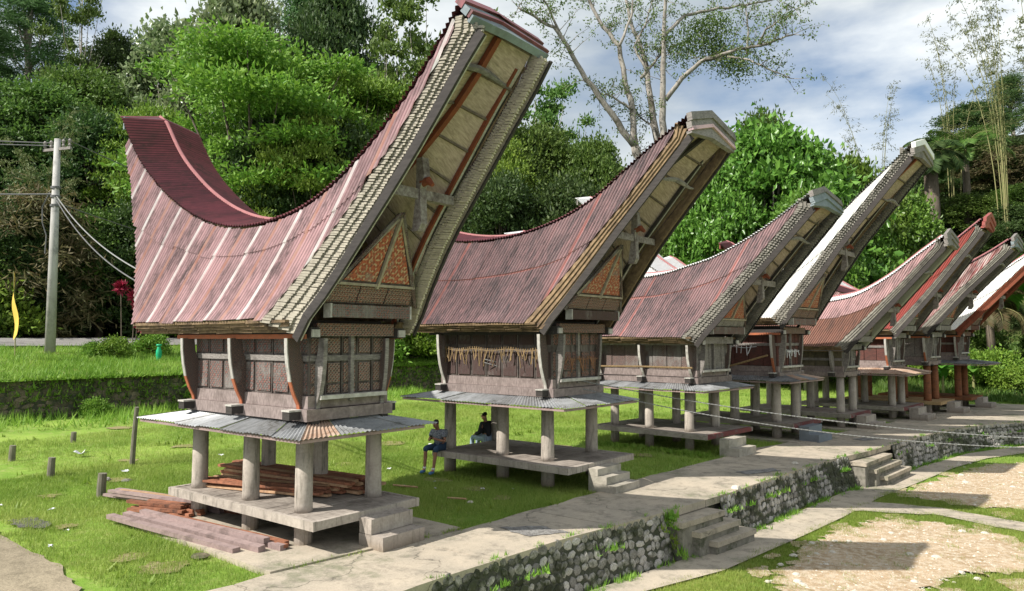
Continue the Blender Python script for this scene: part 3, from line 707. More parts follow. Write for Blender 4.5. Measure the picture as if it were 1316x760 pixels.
B2 = make_barn(cfg(loc=(-11.7, 15.8, 0), rot=-2, relief=('brown_carved', 'carved_red'), label='second rice barn from the left, brown roof edge, two men sitting on its platform', wc=1.1, we=1.55, ze=4.0, xre=-3.3, top=mirror_rear(f2, -.5),
    gab=[(1.46, 3.8), (3.3, 6.0), (5.16, 7.99)], band=(.58, .34), shingles=0, band_m='bamboo_brown', tin='tin_pink_dull', tin_up='tin_pink_dull', seam_m='tin_coral', stripes=('tin_coral', None, None, None), seam=.55, wall_m='wall_wood', front_m='wall_wood', tie_m='brown_carved',
    hw=1.0, fx=1.45, rx=-2.3, L=4.46, W=2.9, colx=(-2.2, -.3, 1.15), coly=(-.8, 1.12), cr=.165, wt=3.72, chev=('grey_wood', 'grey_wood', 'tin_pink', 'grey_wood'), brx=(-2.15, 1.3), rail=False,
    skirt=(-3.3, 2.3, 1.65, 2.0, 2.2), edge_f='concrete', cross=(3.15, 6.0), bar=(4.3, 7.2), beam='dark_board', trim2='dark_board', plate_edge='dark_board', brk_e=('pale_wood', 'pale_wood')))
f3 = [(-.9, 5.62), (-.18, 5.65), (.58, 5.74), (1.3, 5.9), (2.18, 6.11), (3.0, 6.44), (3.81, 6.84), (4.57, 7.3), (5.26, 7.74)]
B3 = make_barn(cfg(loc=(-11.4, 23.5, 0), rot=-5, label='third rice barn from the left, red painted platform end and horizontal bamboo pole', wc=1.15, we=1.6, ze=3.66, xre=-3.2, top=mirror_rear(f3, -.7),
    gab=[(1.77, 3.43), (3.5, 5.4), (5.35, 7.4)], band=(.62, .4), shingles=.06, band_m='bamboo_grey', tin='tin_pink_dull', seam_m='tin_coral', stripes=(None, 'tin_coral', None), seam=.66, cap_near='tin_white', wall_m='carved_dark', front_m='grey_wood',
    hw=1.05, fx=1.55, rx=-2.3, wt=3.4, bz=2.15, L=4.3, W=3.2, colx=(-1.7, -.3, 1.2), coly=(-.95, .8), cr=.15, chev=('grey_wood', 'blue_board', 'blue_board', 'blue_board'), brx=(-2.15, -.4, 1.4), rail=False,
    skirt=(-3.0, 2.2, 1.75, 1.98, 2.16), edge_m='platform_wood', edge_f='paint_red', cross=(3.25, 5.35), bar=(4.5, 6.6), brk_e=('pale_wood', 'pale_wood'), plate_edge='grey_wood', carve='grey_wood', gable_m='grey_wood', za=5.1))
f4 = [(-.5, 5.85), (.6, 5.9), (1.6, 6.05), (2.4, 6.5), (3.2, 7.1), (4.01, 7.85), (4.66, 8.45), (5.3, 8.99), (6.2, 9.78)]
B4 = make_barn(cfg(loc=(-10.4, 27.9, 0), rot=-5, label='fourth rice barn, the one with the tallest horn and a bright white tin side', wc=1.1, we=1.5, ze=4.35, xre=-3.2, top=mirror_rear(f4, -.5),
    gab=[(1.95, 4.05), (4.0, 6.9), (6.2, 9.5)], band=(.45, .32), shingles=.07, band_m='bamboo_grey', tin='tin_white', cap_near='tin_white', cap_far='tin_white', wall_m='plain_red', front_m='plain_red', hw=1.0, fx=1.65, rx=-2.2, wt=3.75, L=4.6, W=2.7,
    colx=(-1.9, -.1, 1.5), coly=(-.85, .85), cr=.17, chev=('tin_white', 'grey_wood', 'grey_wood', 'grey_wood'), edge_m='platform_wood', edge_f='paint_red', cross=(3.7, 6.6), bar=(5.3, 8.2), skirt=(-3.0, 2.35, 1.6, 2.1, 2.28), skirt_f=('tin_grey', 'tin_skirt_rust')))
f5 = [(-.2, 5.0), (.8, 5.02), (1.67, 5.11), (2.43, 5.27), (3.67, 5.92), (4.85, 6.8), (5.63, 7.35)]
B5 = make_barn(cfg(loc=(-9.7, 32.6, 0), rot=-5, label='fifth rice barn, low rusty tin roof, body resting straight on columns without tin skirt', wc=.85, we=1.2, ze=3.3, xre=-3.2, top=mirror_rear(f5, -.3),
    gab=[(2.1, 3.12), (3.8, 5.0), (5.68, 7.08)], band=(.5, .3), shingles=0, band_m='bamboo_grey', far_band='cream_sheet', tin='tin_rusty', tin_up='tin_pink', cap_near='tin_white', cap_far='tin_red_new', wall_m='olive_board', front_m='grey_wood', hw=.85, fx=1.9, rx=-1.9, wt=3.12, bz=2.05,
    L=4.6, W=2.5, colx=(-1.8, 0, 1.75), coly=(-.7, .7), cr=.16, ct=2.06, edge_m='platform_wood', edge_f='paint_red', skirt=None, cross=(3.6, 4.7), bar=(4.9, 6.1), chev=('grey_wood',) * 4, tie_m='grey_wood', gable_m='grey_wood', gable_p='olive_board', carve='grey_wood', za=4.7, brk_m='grey_wood', brk_e=('grey_wood', 'grey_wood'), plate_edge='grey_wood'))
f6 = [(-.5, 5.3), (.6, 5.4), (1.6, 5.7), (2.5, 6.2), (3.4, 6.9), (4.4, 7.75), (5.35, 8.53)]
B6 = make_barn(cfg(loc=(-8.6, 37.4, 0), rot=-5, label='sixth rice barn, narrow red horn rising above a rust coloured skirt roof', wc=.95, we=1.4, ze=4.0, xre=-3.2, top=mirror_rear(f6, -.5),
    gab=[(1.96, 3.75), (3.6, 5.8), (5.32, 8.1)], band=(.35, .25), shingles=0, band_m='bamboo_grey', tin='tin_red_new', wall_m='plain_red', front_m='grey_wood', hw=.95, fx=1.6, rx=-2.1, wt=3.6, L=4.6, W=3.2,
    colx=(-1.8, 0, 1.6), coly=(-.7, .7), cr=.16, cross=(3.3, 5.5), bar=(4.6, 7.1), skirt=(-3.0, 2.6, 1.9, 2.05, 2.3), skirt_m=('tin_skirt_rust',), chev=('tin_red_new',) * 4, edge_m='platform_wood', edge_f='paint_red', tie_m='grey_wood', gable_m='grey_wood', carve='grey_wood', brk_m='grey_wood'))
f7 = [(-.5, 5.7), (.6, 5.8), (1.6, 6.15), (2.63, 6.6), (3.46, 7.0), (4.39, 7.52), (5.15, 8.02)]
B7 = make_barn(cfg(loc=(-7.7, 41.3, 0), rot=-5, label='seventh rice barn, roof patched dark red and white, standing on orange log columns', wc=1.15, we=1.5, ze=4.0, xre=-3.2, top=mirror_rear(f7, -.5),
    gab=[(1.69, 3.78), (3.4, 5.8), (5.2, 7.63)], band=(.5, .35), shingles=0, band_m='bamboo_grey', tin='tin_patchy', wall_m='grey_wood', front_m='grey_wood', hw=1.0, fx=1.6, rx=-2.1, wt=3.65, bz=2.3, ct=2.3, L=4.4, W=2.6,
    colx=(-1.6, .1, 1.5), coly=(-.7, .7), cr=.17, col_m='orange_column', floor_m='yellow_wood', edge_m='yellow_wood', edge_f='yellow_wood', skirt=None, cross=(3.3, 5.6), bar=(4.6, 7.0), chev=('grey_wood', 'blue_board', 'grey_wood', 'blue_board'), tie_m='grey_wood', gable_m='grey_wood', carve='grey_wood', brk_m='grey_wood'))
f8 = [(-.5, 5.2), (.6, 5.3), (1.6, 5.65), (2.6, 6.2), (3.6, 6.85), (4.6, 7.55), (5.4, 8.1)]
B8 = make_barn(cfg(loc=(-6.9, 45.2, 0), rot=-5, label='farthest rice barn at the right edge, shiny white tin roof over a red painted body', wc=1.1, we=1.5, ze=4.05, xre=-3.2, top=mirror_rear(f8, -.5),
    gab=[(1.73, 3.85), (3.5, 5.75), (5.4, 7.75)], band=(.3, .25), shingles=0, band_m='red_beam', barge='red_beam', cap_near='tin_white', cap_far='tin_white', tin='tin_white', wall_m='plain_red', front_m='plain_red', hw=1.0, fx=1.6, rx=-2.1, wt=3.7, bz=2.45, ct=2.4, L=4.4, W=2.6,
    colx=(-1.6, .1, 1.5), coly=(-.7, .7), cr=.17, col_m='orange_column', floor_m='orange_column', edge_m='orange_column', edge_f='orange_column', skirt=(-3.0, 3.0, 1.7, 2.32, 2.5), cross=(3.4, 5.7), bar=(4.7, 6.9), tie_m='plain_red', gable_m='plain_red', brk_m='plain_red', brk_e=('pale_wood', 'white_end')))

# ------------------------------------------------------------------ ground
nr = np.random.default_rng(5)
WALL = [(-7.8, 2), (-7.8, 8), (-7.55, 11), (-7.05, 14), (-6.7, 17), (-6.5, 20), (-6.2, 23), (-5.7, 25.5), (-5.2, 29.6), (-4.5, 33.6), (-3.4, 37.0), (-1.2, 40.2), (3, 43), (14, 46)]
LOW = -.9
def wallx(y): return float(np.interp(y, [p[1] for p in WALL], [p[0] for p in WALL]))
def sm(t): t = np.clip(t, 0, 1); return t * t * (3 - 2 * t)
def lump(x, y):
    return .5 * (np.sin(x * .9 + 1.3 * np.sin(y * .7)) * np.cos(y * 1.1 + np.sin(x * .5)) + .5 * np.sin(x * 2.7 + y * 1.9) * np.cos(y * 3.1 - x))
def hill(x, y):
    y0 = 49.5 + 22 * sm((-x - 9) / 14)
    t = np.maximum(0, y - y0)
    h = .20 * np.minimum(t, 16) + .75 * np.maximum(0, t - 16)
    return np.minimum(h, 26) + np.where(t > 0, .15 * lump(x * .5, y * .5), 0)
BANKX = -37.6
def bank(x, y):
    d = BANKX - x
    h = 1.8 + .12 * np.clip(d, 0, 9) + .10 * np.clip(d - 9, 0, 6) + .62 * np.clip(d - 24, 0, 40)
    return h
def ground_z(x, y):
    x = np.asarray(x, float); y = np.asarray(y, float)
    base = np.where(x < BANKX, bank(x, y), 0.0)
    wx = np.interp(y, [p[1] for p in WALL], [p[0] for p in WALL])
    base = np.where(x > wx, LOW, base)
    return base + np.maximum(hill(x, y) - np.where(x < BANKX, 2.5, 0), 0)
def sheet_mesh(name, X, Y, Z, mat, **kw):
    """X, Y, Z as 2D grids"""
    n, m = X.shape
    v = np.stack([X, Y, Z], -1).reshape(-1, 3)
    i = np.arange((n - 1) * (m - 1)); r, c = i // (m - 1), i % (m - 1); a = r * m + c
    f = np.stack([a, a + 1, a + m + 1, a + m], -1)
    me = bpy.data.meshes.new(name); me.from_pydata(v.tolist(), [], f.tolist())
    me.polygons.foreach_set('use_smooth', [True] * len(me.polygons))
    me.materials.append(M[mat]); me.update()
    # keep normals upward
    if me.polygons and me.polygons[0].normal.z < 0: me.flip_normals()
    return link(name, me, None, **kw)
def earth(name, ca, cb, cc, s1=.35, s2=3.5, p1=(.4, .6), p2=(.45, .65), bs=.6, fine=18):
    m, nt, b = newmat(name)
    v = coords(nt); n1 = noise(nt, s1, 8, v, .65); n2 = noise(nt, s2, 8, v, .7); n3 = noise(nt, fine, 4, v, .7)
    c = mixc(nt, ramp(nt, n1, *p1), ca, cb); c = mixc(nt, ramp(nt, n2, *p2), c, cc)
    c = mixc(nt, .35, c, mixc(nt, n3, (.0, .0, .0), (1, 1, 1)), 'OVERLAY')
    nt.links.new(c, b.inputs['Base Color']); b.inputs['Roughness'].default_value = .95; b.inputs['Specular IOR Level'].default_value = .15
    bump(nt, b, n3, bs, .04); return m
earth('lawn_soil', (.15, .26, .035), (.24, .35, .06), (.33, .33, .13), p2=(.5, .75))
earth('low_grass', (.14, .25, .035), (.24, .34, .06), (.33, .32, .12), p2=(.5, .75))
earth('bank_soil', (.12, .19, .035), (.22, .22, .07), (.26, .19, .11), p2=(.52, .7))
earth('slope_soil', (.05, .085, .02), (.10, .10, .035), (.14, .095, .05), p2=(.5, .7))
earth('forest_floor', (.025, .05, .014), (.05, .085, .02), (.05, .045, .025))
earth('dirt', (.52, .385, .25), (.38, .27, .16), (.60, .50, .37), s1=1.2, s2=7, bs=1, p2=(.42, .6), fine=24)
earth('dirt_path', (.33, .28, .20), (.27, .23, .165), (.20, .17, .12), s2=2.5)
earth('road_surface', (.24, .23, .22), (.19, .18, .17), (.28, .27, .25))
def path_mat():
    m, nt, b = newmat('path_concrete'); v = worldpos(nt)
    n1 = noise(nt, .9, 8, v, .65); n2 = noise(nt, 2.4, 8, v, .75); n3 = noise(nt, 34, 4, v, .7)
    c = mixc(nt, ramp(nt, n1, .38, .64), (.46, .395, .31), (.35, .31, .25)); c = mixc(nt, ramp(nt, n2, .50, .70), c, (.20, .18, .145))
    c = mixc(nt, ramp(nt, noise(nt, .45, 8, v, .8), .55, .68), c, (.16, .17, .10))
    dv = nt.nodes.new('ShaderNodeVectorMath'); dv.operation = 'ADD'; nz_ = nt.nodes.new('ShaderNodeTexNoise'); nz_.inputs['Scale'].default_value = 1.6; nz_.inputs['Detail'].default_value = 6; nt.links.new(v, nz_.inputs[0]); nt.links.new(v, dv.inputs[0]); nt.links.new(nz_.outputs[1], dv.inputs[1])
    vo = nt.nodes.new('ShaderNodeTexVoronoi'); vo.feature = 'DISTANCE_TO_EDGE'; vo.inputs['Scale'].default_value = .42; nt.links.new(dv.outputs[0], vo.inputs['Vector'])
    cr_ = ramp(nt, vo.outputs[0], .002, .008, (.75, .75, .75, 1), (0, 0, 0, 1)); mk = ramp(nt, n1, .47, .53); c = mixc(nt, cr_, c, mixc(nt, mk, c, (.10, .09, .07)))
    c = mixc(nt, .3, c, mixc(nt, n3, (0., 0., 0.), (1., 1., 1.)), 'OVERLAY')
    nt.links.new(c, b.inputs['Base Color']); b.inputs['Roughness'].default_value = .92; b.inputs['Specular IOR Level'].default_value = .15; bump(nt, b, n3, .4, .015)
path_mat()
surf('stone_block', (.26, .24, .20), (.15, .14, .115), ns=4, dark=(.07, .075, .045), dscale=2, dpos=(.5, .62), bs=.7, world=True)
earth('rough_patch', (.34, .33, .31), (.24, .23, .22), (.15, .14, .13), s1=5, s2=9, bs=1, fine=26)
earth('bare_earth', (.26, .21, .11), (.20, .20, .07), (.30, .25, .15))
earth('gravel', (.13, .12, .12), (.20, .19, .18), (.07, .07, .07), s1=4, s2=14, bs=1, fine=40)

def two_tone(o):
    o.data.materials.append(M['slope_soil'])
    for f in o.data.polygons:
        if float(hill(f.center.x, f.center.y)) > .25: f.material_index = 1
# lawn: upper terrace, from the rear stone wall to the front stone wall, rising into the hill at the far end
ys = np.concatenate([np.arange(1, 50, .5), np.arange(50, 70, 1.0), np.arange(70, 190, 4.0)])
offs = np.concatenate([np.arange(0, 31, .5), [BANKX - .2 + 1e9]])
rows = []
for y in ys:
    wx = wallx(y) - .12; xs_ = np.linspace(wx, BANKX - .1, 70); rows.append(xs_)
X = np.array(rows); Y = np.repeat(ys[:, None], X.shape[1], 1)
Z = hill(X, Y) + .022 * lump(X, Y) - .03
two_tone(sheet_mesh('lawn', X, Y, Z, 'lawn_soil', kind='structure'))
# bank behind the rear wall with the road and the forest hill beyond
bx_ = np.concatenate([np.arange(0, 30, .6), np.arange(30, 160, 5.0)]); by_ = np.concatenate([np.arange(-14, 60, .8), np.arange(60, 190, 5.0)])
X, Y = np.meshgrid(BANKX - bx_, by_); Z = ground_z(X, Y) + .10 * lump(X * .8, Y * .8)
sheet_mesh('bank', X, Y, Z, 'bank_soil', kind='structure')
# road along the bank
rx_ = np.linspace(-48.5, -53.0, 8); ry_ = np.arange(-14, 62, 1.5)
X, Y = np.meshgrid(rx_, ry_); X = X + .6 * np.sin(Y * .08); Z = np.maximum(bank(X, Y) * 0 + 3.42 + .012 * (Y - 16), 0)
Z = ground_z(X, Y) + .16
sheet_mesh('road', X, Y, Z, 'road_surface', kind='structure')
# forest hill
fx_ = np.concatenate([np.arange(0, 60, 3.0), np.arange(60, 260, 10)]); X, Y = np.meshgrid(-60.5 - fx_, np.arange(-80, 200, 5.0))
Z = ground_z(X, Y) + .5 * lump(X * .3, Y * .3) + .3
sheet_mesh('hill', X, Y, Z, 'forest_floor', kind='structure')
# lower terrace
xs_l = np.linspace(0, 1, 60) ** 1.6; rows = []
for y in ys: rows.append(wallx(y) + .05 + xs_l * 60)
X = np.array(rows); Y = np.repeat(ys[:, None], X.shape[1], 1); Z = LOW + hill(X, Y) + .010 * lump(X, Y) * sm((X - np.array([[wallx(y)] for y in ys]) - 2.0)) - .02
two_tone(sheet_mesh('lower_ground', X, Y, Z, 'low_grass', kind='structure'))

def patch(name, outline, z, mat, jag=.12, sub=6, **kw):
    """flat sheet with an irregular outline"""
    P = []; n = len(outline)
    for i in range(n):
        a = np.array(outline[i]); b = np.array(outline[(i + 1) % n])
        for k in range(sub):
            p = a + (b - a) * k / sub; g = jag if k else jag * .5
            P.append(Vector((p[0] + rnd.uniform(-g, g), p[1] + rnd.uniform(-g, g), z)))
    tris = tessellate_polygon([P])
    me = bpy.data.meshes.new(name); me.from_pydata([tuple(p) for p in P], [], [tuple(t) for t in tris]); me.materials.append(M[mat]); me.update()
    for pl in me.polygons:
        if pl.normal.z < 0: me.flip_normals(); break
    return link(name, me, None, **kw)
# concrete path in front of the barns, cast in bays
EDGE = [(2, -9.95), (6.7, -9.95), (10.4, -9.35), (14, -9.2), (17, -9.2), (20, -8.95), (24, -8.7), (28, -7.9), (33, -7.2), (38, -6.2), (43, -5.2), (47, -4.6), (49, -4.6)]
def pathx(y): return float(np.interp(y, [p[0] for p in EDGE], [p[1] for p in EDGE]))
path = link('path', None, None, (0, 0, 0), kind='structure')
yb = 1.0
while yb < 48:
    ye = min(yb + rnd.uniform(2.2, 3.4), 48.5); k = 6; mb = MB(); L1 = []; R1 = []
    for q in range(k + 1):
        y = yb + .012 + (ye - yb - .024) * q / k; L1.append((pathx(y) + rnd.uniform(-.05, .05), y)); R1.append((min(wallx(y), 3) + .02, y))
    vs = []
    for (a, b) in zip(L1, R1):
        for f in (0, .33, .66, 1): vs.append((a[0] + (b[0] - a[0]) * f, a[1], .035 + .004 * lump(a[0] + 3 * f, a[1])))
    n0 = len(vs); vs += [(v[0], v[1], -.12) for v in vs]
    fs = [(r * 4 + c_, r * 4 + c_ + 1, r * 4 + c_ + 5, r * 4 + c_ + 4) for r in range(k) for c_ in range(3)]
    per_ = [r * 4 for r in range(k + 1)] + [k * 4 + 1, k * 4 + 2] + [r * 4 + 3 for r in range(k, -1, -1)] + [2, 1]
    fs += [(per_[i], per_[(i + 1) % len(per_)], per_[(i + 1) % len(per_)] + n0, per_[i] + n0) for i in range(len(per_))]
    mb.add(vs, fs, 'path_concrete'); mb.obj('path_slab', path)
    yb = ye
mb = MB(); WL = [p_ for p_ in WALL if p_[1] >= 8]
for (xa, ya), (xb2, yb2) in zip(WL[:-1], WL[1:]):
    mb.prism([(xa - .30, ya, LOW - .3), (xb2 - .30, yb2, LOW - .3), (xb2 - .12, yb2, LOW - .3), (xa - .12, ya, LOW - .3)], (0, 0, 1.18), 'mortar')
mb.obj('earth_bank', None, kind='structure')
# far end of the path widening to the right
patch('far_path', [(-5.0, 44), (-4.3, 40.5), (-1.6, 41.2), (3, 43.6), (13, 46.5), (13, 48.6), (2, 47.6), (-4.4, 48)], .05, 'path_concrete', kind='structure')
for pl, mt in (([(-8.9, 11.0), (-8.35, 11.6), (-7.65, 11.5), (-8.1, 10.85)], 'rough_patch'), ([(-7.6, 19.4), (-7.0, 20.6), (-6.7, 20.3), (-7.2, 19.2)], 'rough_patch'), ([(-6.8, 28.2), (-6.3, 29.4), (-5.9, 29.1), (-6.3, 28)], 'rough_patch')):
    patch('path_repair', pl, .047, mt, jag=.05, kind='structure')
# paved pads under the barns
for ol in ([(-15.3, 6.95), (-9.92, 6.75), (-9.7, 8.4), (-9.35, 10.5), (-10.6, 10.7), (-15.2, 10.6)],):
    pad = link('barn_pad', None, None, (0, 0, 0), kind='structure')
    for (a, b, c_, d) in (((-15.3, 6.95), (-12.6, 6.84), (-12.6, 10.6), (-15.2, 10.6)), ((-12.585, 6.84), (-9.93, 6.75), (-9.40, 10.5), (-12.585, 10.6))):
        mb = MB(); mb.prism([(*a, -.1), (*b, -.1), (*c_, -.1), (*d, -.1)], (0, 0, .165), 'path_concrete'); mb.obj('pad_slab', pad)
for (cx_, cy_, l_, w_) in ((-10.2, 27.9, 5.6, 3.4), (-9.4, 32.7, 5.4, 3.2), (-8.3, 37.4, 5.4, 3.6), (-7.4, 41.4, 5.2, 3.2), (-6.7, 45.3, 5.2, 3.2)):
    mb = MB(); mb.box(-l_ / 2, l_ / 2, -w_ / 2, w_ / 2, -.1, .055, 'path_concrete'); o = mb.obj('barn_pad', None, kind='structure'); o.location = (cx_, cy_, 0); o.rotation_euler = (0, 0, R(-5))
# lower path, dirt yard
lp_l = [(-7.45, 8), (-7.15, 11.5), (-6.7, 14), (-6.3, 17.6), (-6.1, 20), (-5.85, 23), (-5.35, 26), (-4.75, 29.8), (-3.9, 34), (-2.4, 37.6), (0, 39.8), (5, 42)]
lp_r = [(-6.9, 8), (-6.55, 11.5), (-5.75, 14), (-5.3, 17.6), (-5.05, 20), (-4.85, 23), (-4.4, 26), (-3.9, 29.8), (-3.2, 33), (-1.9, 36), (.5, 38), (5, 39.6)]
mb = MB(); vs = [(*p, LOW + .024) for p in lp_l] + [(*p, LOW + .024) for p in lp_r]; n = len(lp_l)
mb.add(vs, [(i, n + i, n + i + 1, i + 1) for i in range(n - 1)], 'path_concrete'); mb.obj('lower_path', None, kind='structure')
patch('branch_path', [(-5.1, 20.8), (-3.3, 21.65), (-1.3, 21.0), (3, 19.5), (3, 20.6), (-1.4, 22.1), (-3.2, 22.6), (-4.9, 22.3)], LOW + .030, 'path_concrete', jag=.08, kind='structure')
patch('dirt_yard', [(-4.9, 14.9), (-5.05, 16.5), (-4.95, 18.0), (-4.4, 20.3), (-3.0, 20.9), (-1.4, 20.3), (-.6, 19.2), (.5, 17.5), (-1.2, 17.6), (-2.3, 16.2), (-2.5, 14.4), (-3.5, 13.2), (-4.5, 13.4)], LOW + .014, 'dirt', jag=.2, sub=12, kind='structure')
patch('dirt_yard', [(-4.5, 23.7), (-4.2, 26.5), (-3.46, 29.2), (-2.97, 31.8), (-1.6, 33.2), (1.0, 32), (2, 28), (1.5, 24.6), (-1.1, 24.3), (-2.3, 23.3)], LOW + .014, 'dirt', jag=.2, sub=12, kind='structure')
patch('dirt_path', [(-18, 5.6), (-16.2, 5.15), (-14.9, 5.05), (-13.3, 5.0), (-12.1, 4.85), (-11.3, 4.7), (-11, 3.4), (-12, 2), (-18, 1)], .012, 'dirt_path', jag=.07, kind='structure')
patch('gravel_patch', [(-16.9, 5.5), (-16.9, 5.95), (-16.1, 6.0), (-15.7, 5.75), (-16.1, 5.45)], .03, 'gravel', jag=.06, kind='structure')

for (cx_, cy_, s_) in ((-5.2, 14.4, .22), (-5.35, 15.6, .16), (-5.15, 16.9, .2), (-4.9, 19.0, .22), (-4.1, 20.9, .2), (-2.2, 21.0, .25), (-3.0, 13.0, .25), (-4.7, 12.9, .2), (-2.0, 15.2, .25), (-1.2, 16.6, .3), (-.3, 18.4, .3), (-4.7, 24.6, .3), (-4.5, 25.6, .2), (-3.9, 28.6, .3), (-1.9, 22.9, .25)):
    patch('dirt_spot', [(cx_ + s_ * math.cos(a) * rnd.uniform(.6, 1.4), cy_ + s_ * 1.6 * math.sin(a) * rnd.uniform(.6, 1.4)) for a in [k * .785 for k in range(8)]], LOW + .012, 'dirt', jag=.05, sub=4, kind='structure')
# ------------------------------------------------------------------ stone walls
def stone_mesh(k, mat):
    n = rnd.choice((5, 6, 6, 7)); a0 = rnd.random() * 6; ring = []
    for i in range(n):
        a = a0 + 2 * math.pi * i / n; r = .5 * rnd.uniform(.8, 1.12); ring.append((math.cos(a) * r, math.sin(a) * r))
    vs = [(x, -.25, z) for x, z in ring] + [(x * .98, .12, z * .98) for x, z in ring] + [(x * .66 + rnd.uniform(-.04, .04), .30 + rnd.uniform(-.05, .05), z * .66) for x, z in ring] + [(0, .34, 0)]
    fs = []
    for i in range(n):
        j = (i + 1) % n; fs += [(i, j, n + j, n + i), (n + i, n + j, 2 * n + j, 2 * n + i), (2 * n + i, 2 * n + j, 3 * n)]
    me = bpy.data.meshes.new('stone_' + str(k)); me.from_pydata(vs, [], fs); me.materials.append(M[mat]); me.update(); return me
def stone_wall(name, line, z0, z1, sz, row_h, mat, label, batter=.25, limit=300, flip=1):
    """line: polyline of the top face edge; stones sit on its face, flip=+1 faces to the right of the direction"""
    Wl = thing(name, (0, 0, 0), 0, label, 'stone wall')
    L = np.array(line, float); seg = np.hypot(*np.diff(L, axis=0).T); cum = np.concatenate([[0], np.cumsum(seg)])
    def pt(s, z):
        x = np.interp(s, cum, L[:, 0]); y = np.interp(s, cum, L[:, 1])
        x2 = np.interp(s + .2, cum, L[:, 0]); y2 = np.interp(s + .2, cum, L[:, 1]); x1 = np.interp(s - .2, cum, L[:, 0]); y1 = np.interp(s - .2, cum, L[:, 1])
        d = np.array([x2 - x1, y2 - y1]); d /= max(np.hypot(*d), 1e-6); nrm = np.array([d[1], -d[0]]) * flip
        o = batter * (z1 - z) / (z1 - z0)
        return Vector((x + nrm[0] * o, y + nrm[1] * o, z)), Vector((d[0], d[1], 0)), Vector((nrm[0], nrm[1], 0))
    mb = MB(); n = max(2, int(cum[-1] / .5)); vs = []
    for i in range(n + 1):
        s = cum[-1] * i / n; p, d, nn = pt(s, z0 - .2); q, _, _ = pt(s, z1)
        vs += [p, q, q - nn * .3 + Vector((0, 0, 0))]
    mb.add(vs, [(3 * i, 3 * i + 3, 3 * i + 4, 3 * i + 1)[::flip] for i in range(n)] + [(3 * i + 1, 3 * i + 4, 3 * i + 5, 3 * i + 2)[::flip] for i in range(n)], 'mortar'); mb.obj('wall_core', Wl)
    metas = [stone_mesh(k, mat) for k in range(10)]; cnt = 0; rest = MB()
    rows_ = max(1, int(round((z1 - z0) / row_h))); rh = (z1 - z0) / rows_
    s = 0; cells = []
    for r in range(rows_):
        s = rnd.uniform(0, sz)
        while s < cum[-1]:
            wd = sz * rnd.uniform(.55, 1.5); cells.append((s + wd / 2 + rnd.uniform(-.02, .02), z0 + rh * (r + .5) + rnd.uniform(-.25, .25) * rh, wd, rh * rnd.uniform(.7, 1.35))); s += wd
    cells.sort()
    for (s, z, wd, hh) in cells:
        p, d, nn = pt(s, z); me = rnd.choice(metas); sl = (pt(s, z + .1)[0] - p).normalized()
        a = rnd.uniform(-.35, .35)
        dd_ = (d * math.cos(a) + sl * math.sin(a)); uu = (sl * math.cos(a) - d * math.sin(a))
        mtx = Matrix(((dd_.x * wd * 1.06, nn.x * .085, uu.x * hh * 1.12, p.x), (dd_.y * wd * 1.06, nn.y * .085, uu.y * hh * 1.12, p.y), (dd_.z * wd * 1.06, nn.z * .085, uu.z * hh * 1.12, p.z), (0, 0, 0, 1)))
        if cnt < limit:
            o = bpy.data.objects.new('stone', me); col.objects.link(o); o.parent = Wl; o.matrix_basis = mtx; cnt += 1
        else:
            rest.add([mtx @ v.co for v in me.vertices], [tuple(f.vertices) for f in me.polygons], mat)
    if rest.v: rest.obj('stone_facing', Wl, kind='stuff')
    return Wl
stone_wall('retaining_wall', [p for p in WALL if 8 <= p[1] <= 14.2], LOW, .0, .19, .15, 'stone', 'grey stone retaining wall between bottom edge and the near steps', limit=300)
stone_wall('retaining_wall', [(-6.78, 16.3), (-6.7, 17), (-6.5, 20), (-6.2, 23), (-5.95, 24.2)], LOW, .0, .19, .15, 'stone', 'grey stone retaining wall between the near and the far steps', limit=300)
stone_wall('retaining_wall', [(-5.4, 27.6), (-5.2, 29.6), (-4.5, 33.6), (-3.4, 37.0), (-1.2, 40.2), (3, 43), (8, 44.6)], LOW, .0, .2, .15, 'stone', 'mossy grey retaining wall beyond the far steps, bending to the right', limit=300)
stone_wall('terrace_wall', [(BANKX + .35, 3), (BANKX + .3, 46)], 0, 1.78, .42, .26, 'stone_brown', 'brown overgrown stone wall at the back of the lawn', batter=.2, limit=300, flip=1)
# coping of the path edge and the wall steps
def wall_steps(y0, y1, x0, n, label):
    """treads set into a gap in the wall, each lower one farther out and farther along"""
    S = thing('stone_steps', (x0, y0, LOW), 0, label, 'steps'); ln = y1 - y0
    for k in range(n):
        top = .76 - .235 * k; ya, yb_ = .38 * k, ln - .25 + .36 * k; xb, x1 = -.55 + .32 * k, .42 + .21 * k; sl = .22
        def ring(za, ins=0): return [(xb, ya + ins, za), (x1 - ins + rnd.uniform(-.015, .015), ya + ins, za), (x1 - ins + sl * .5, (ya + yb_) / 2, za), (x1 - ins + sl, yb_ - ins, za), (xb + sl, yb_ - ins, za)]
        mb = MB(); mb.prism(ring(top - .11), (0, 0, .11), 'path_concrete'); mb.obj('tread', S)
        mb = MB(); mb.prism(ring(-.15, .035), (0, 0, .15 + top - .112), 'stone_block'); mb.obj('riser', S)
    return S
wall_steps(14.1, 16.0, -7.05, 3, 'worn concrete steps down the stone wall, nearest the camera')
wall_steps(24.2, 27.0, -5.85, 3, 'mossy concrete steps down the stone wall, farther along the path')

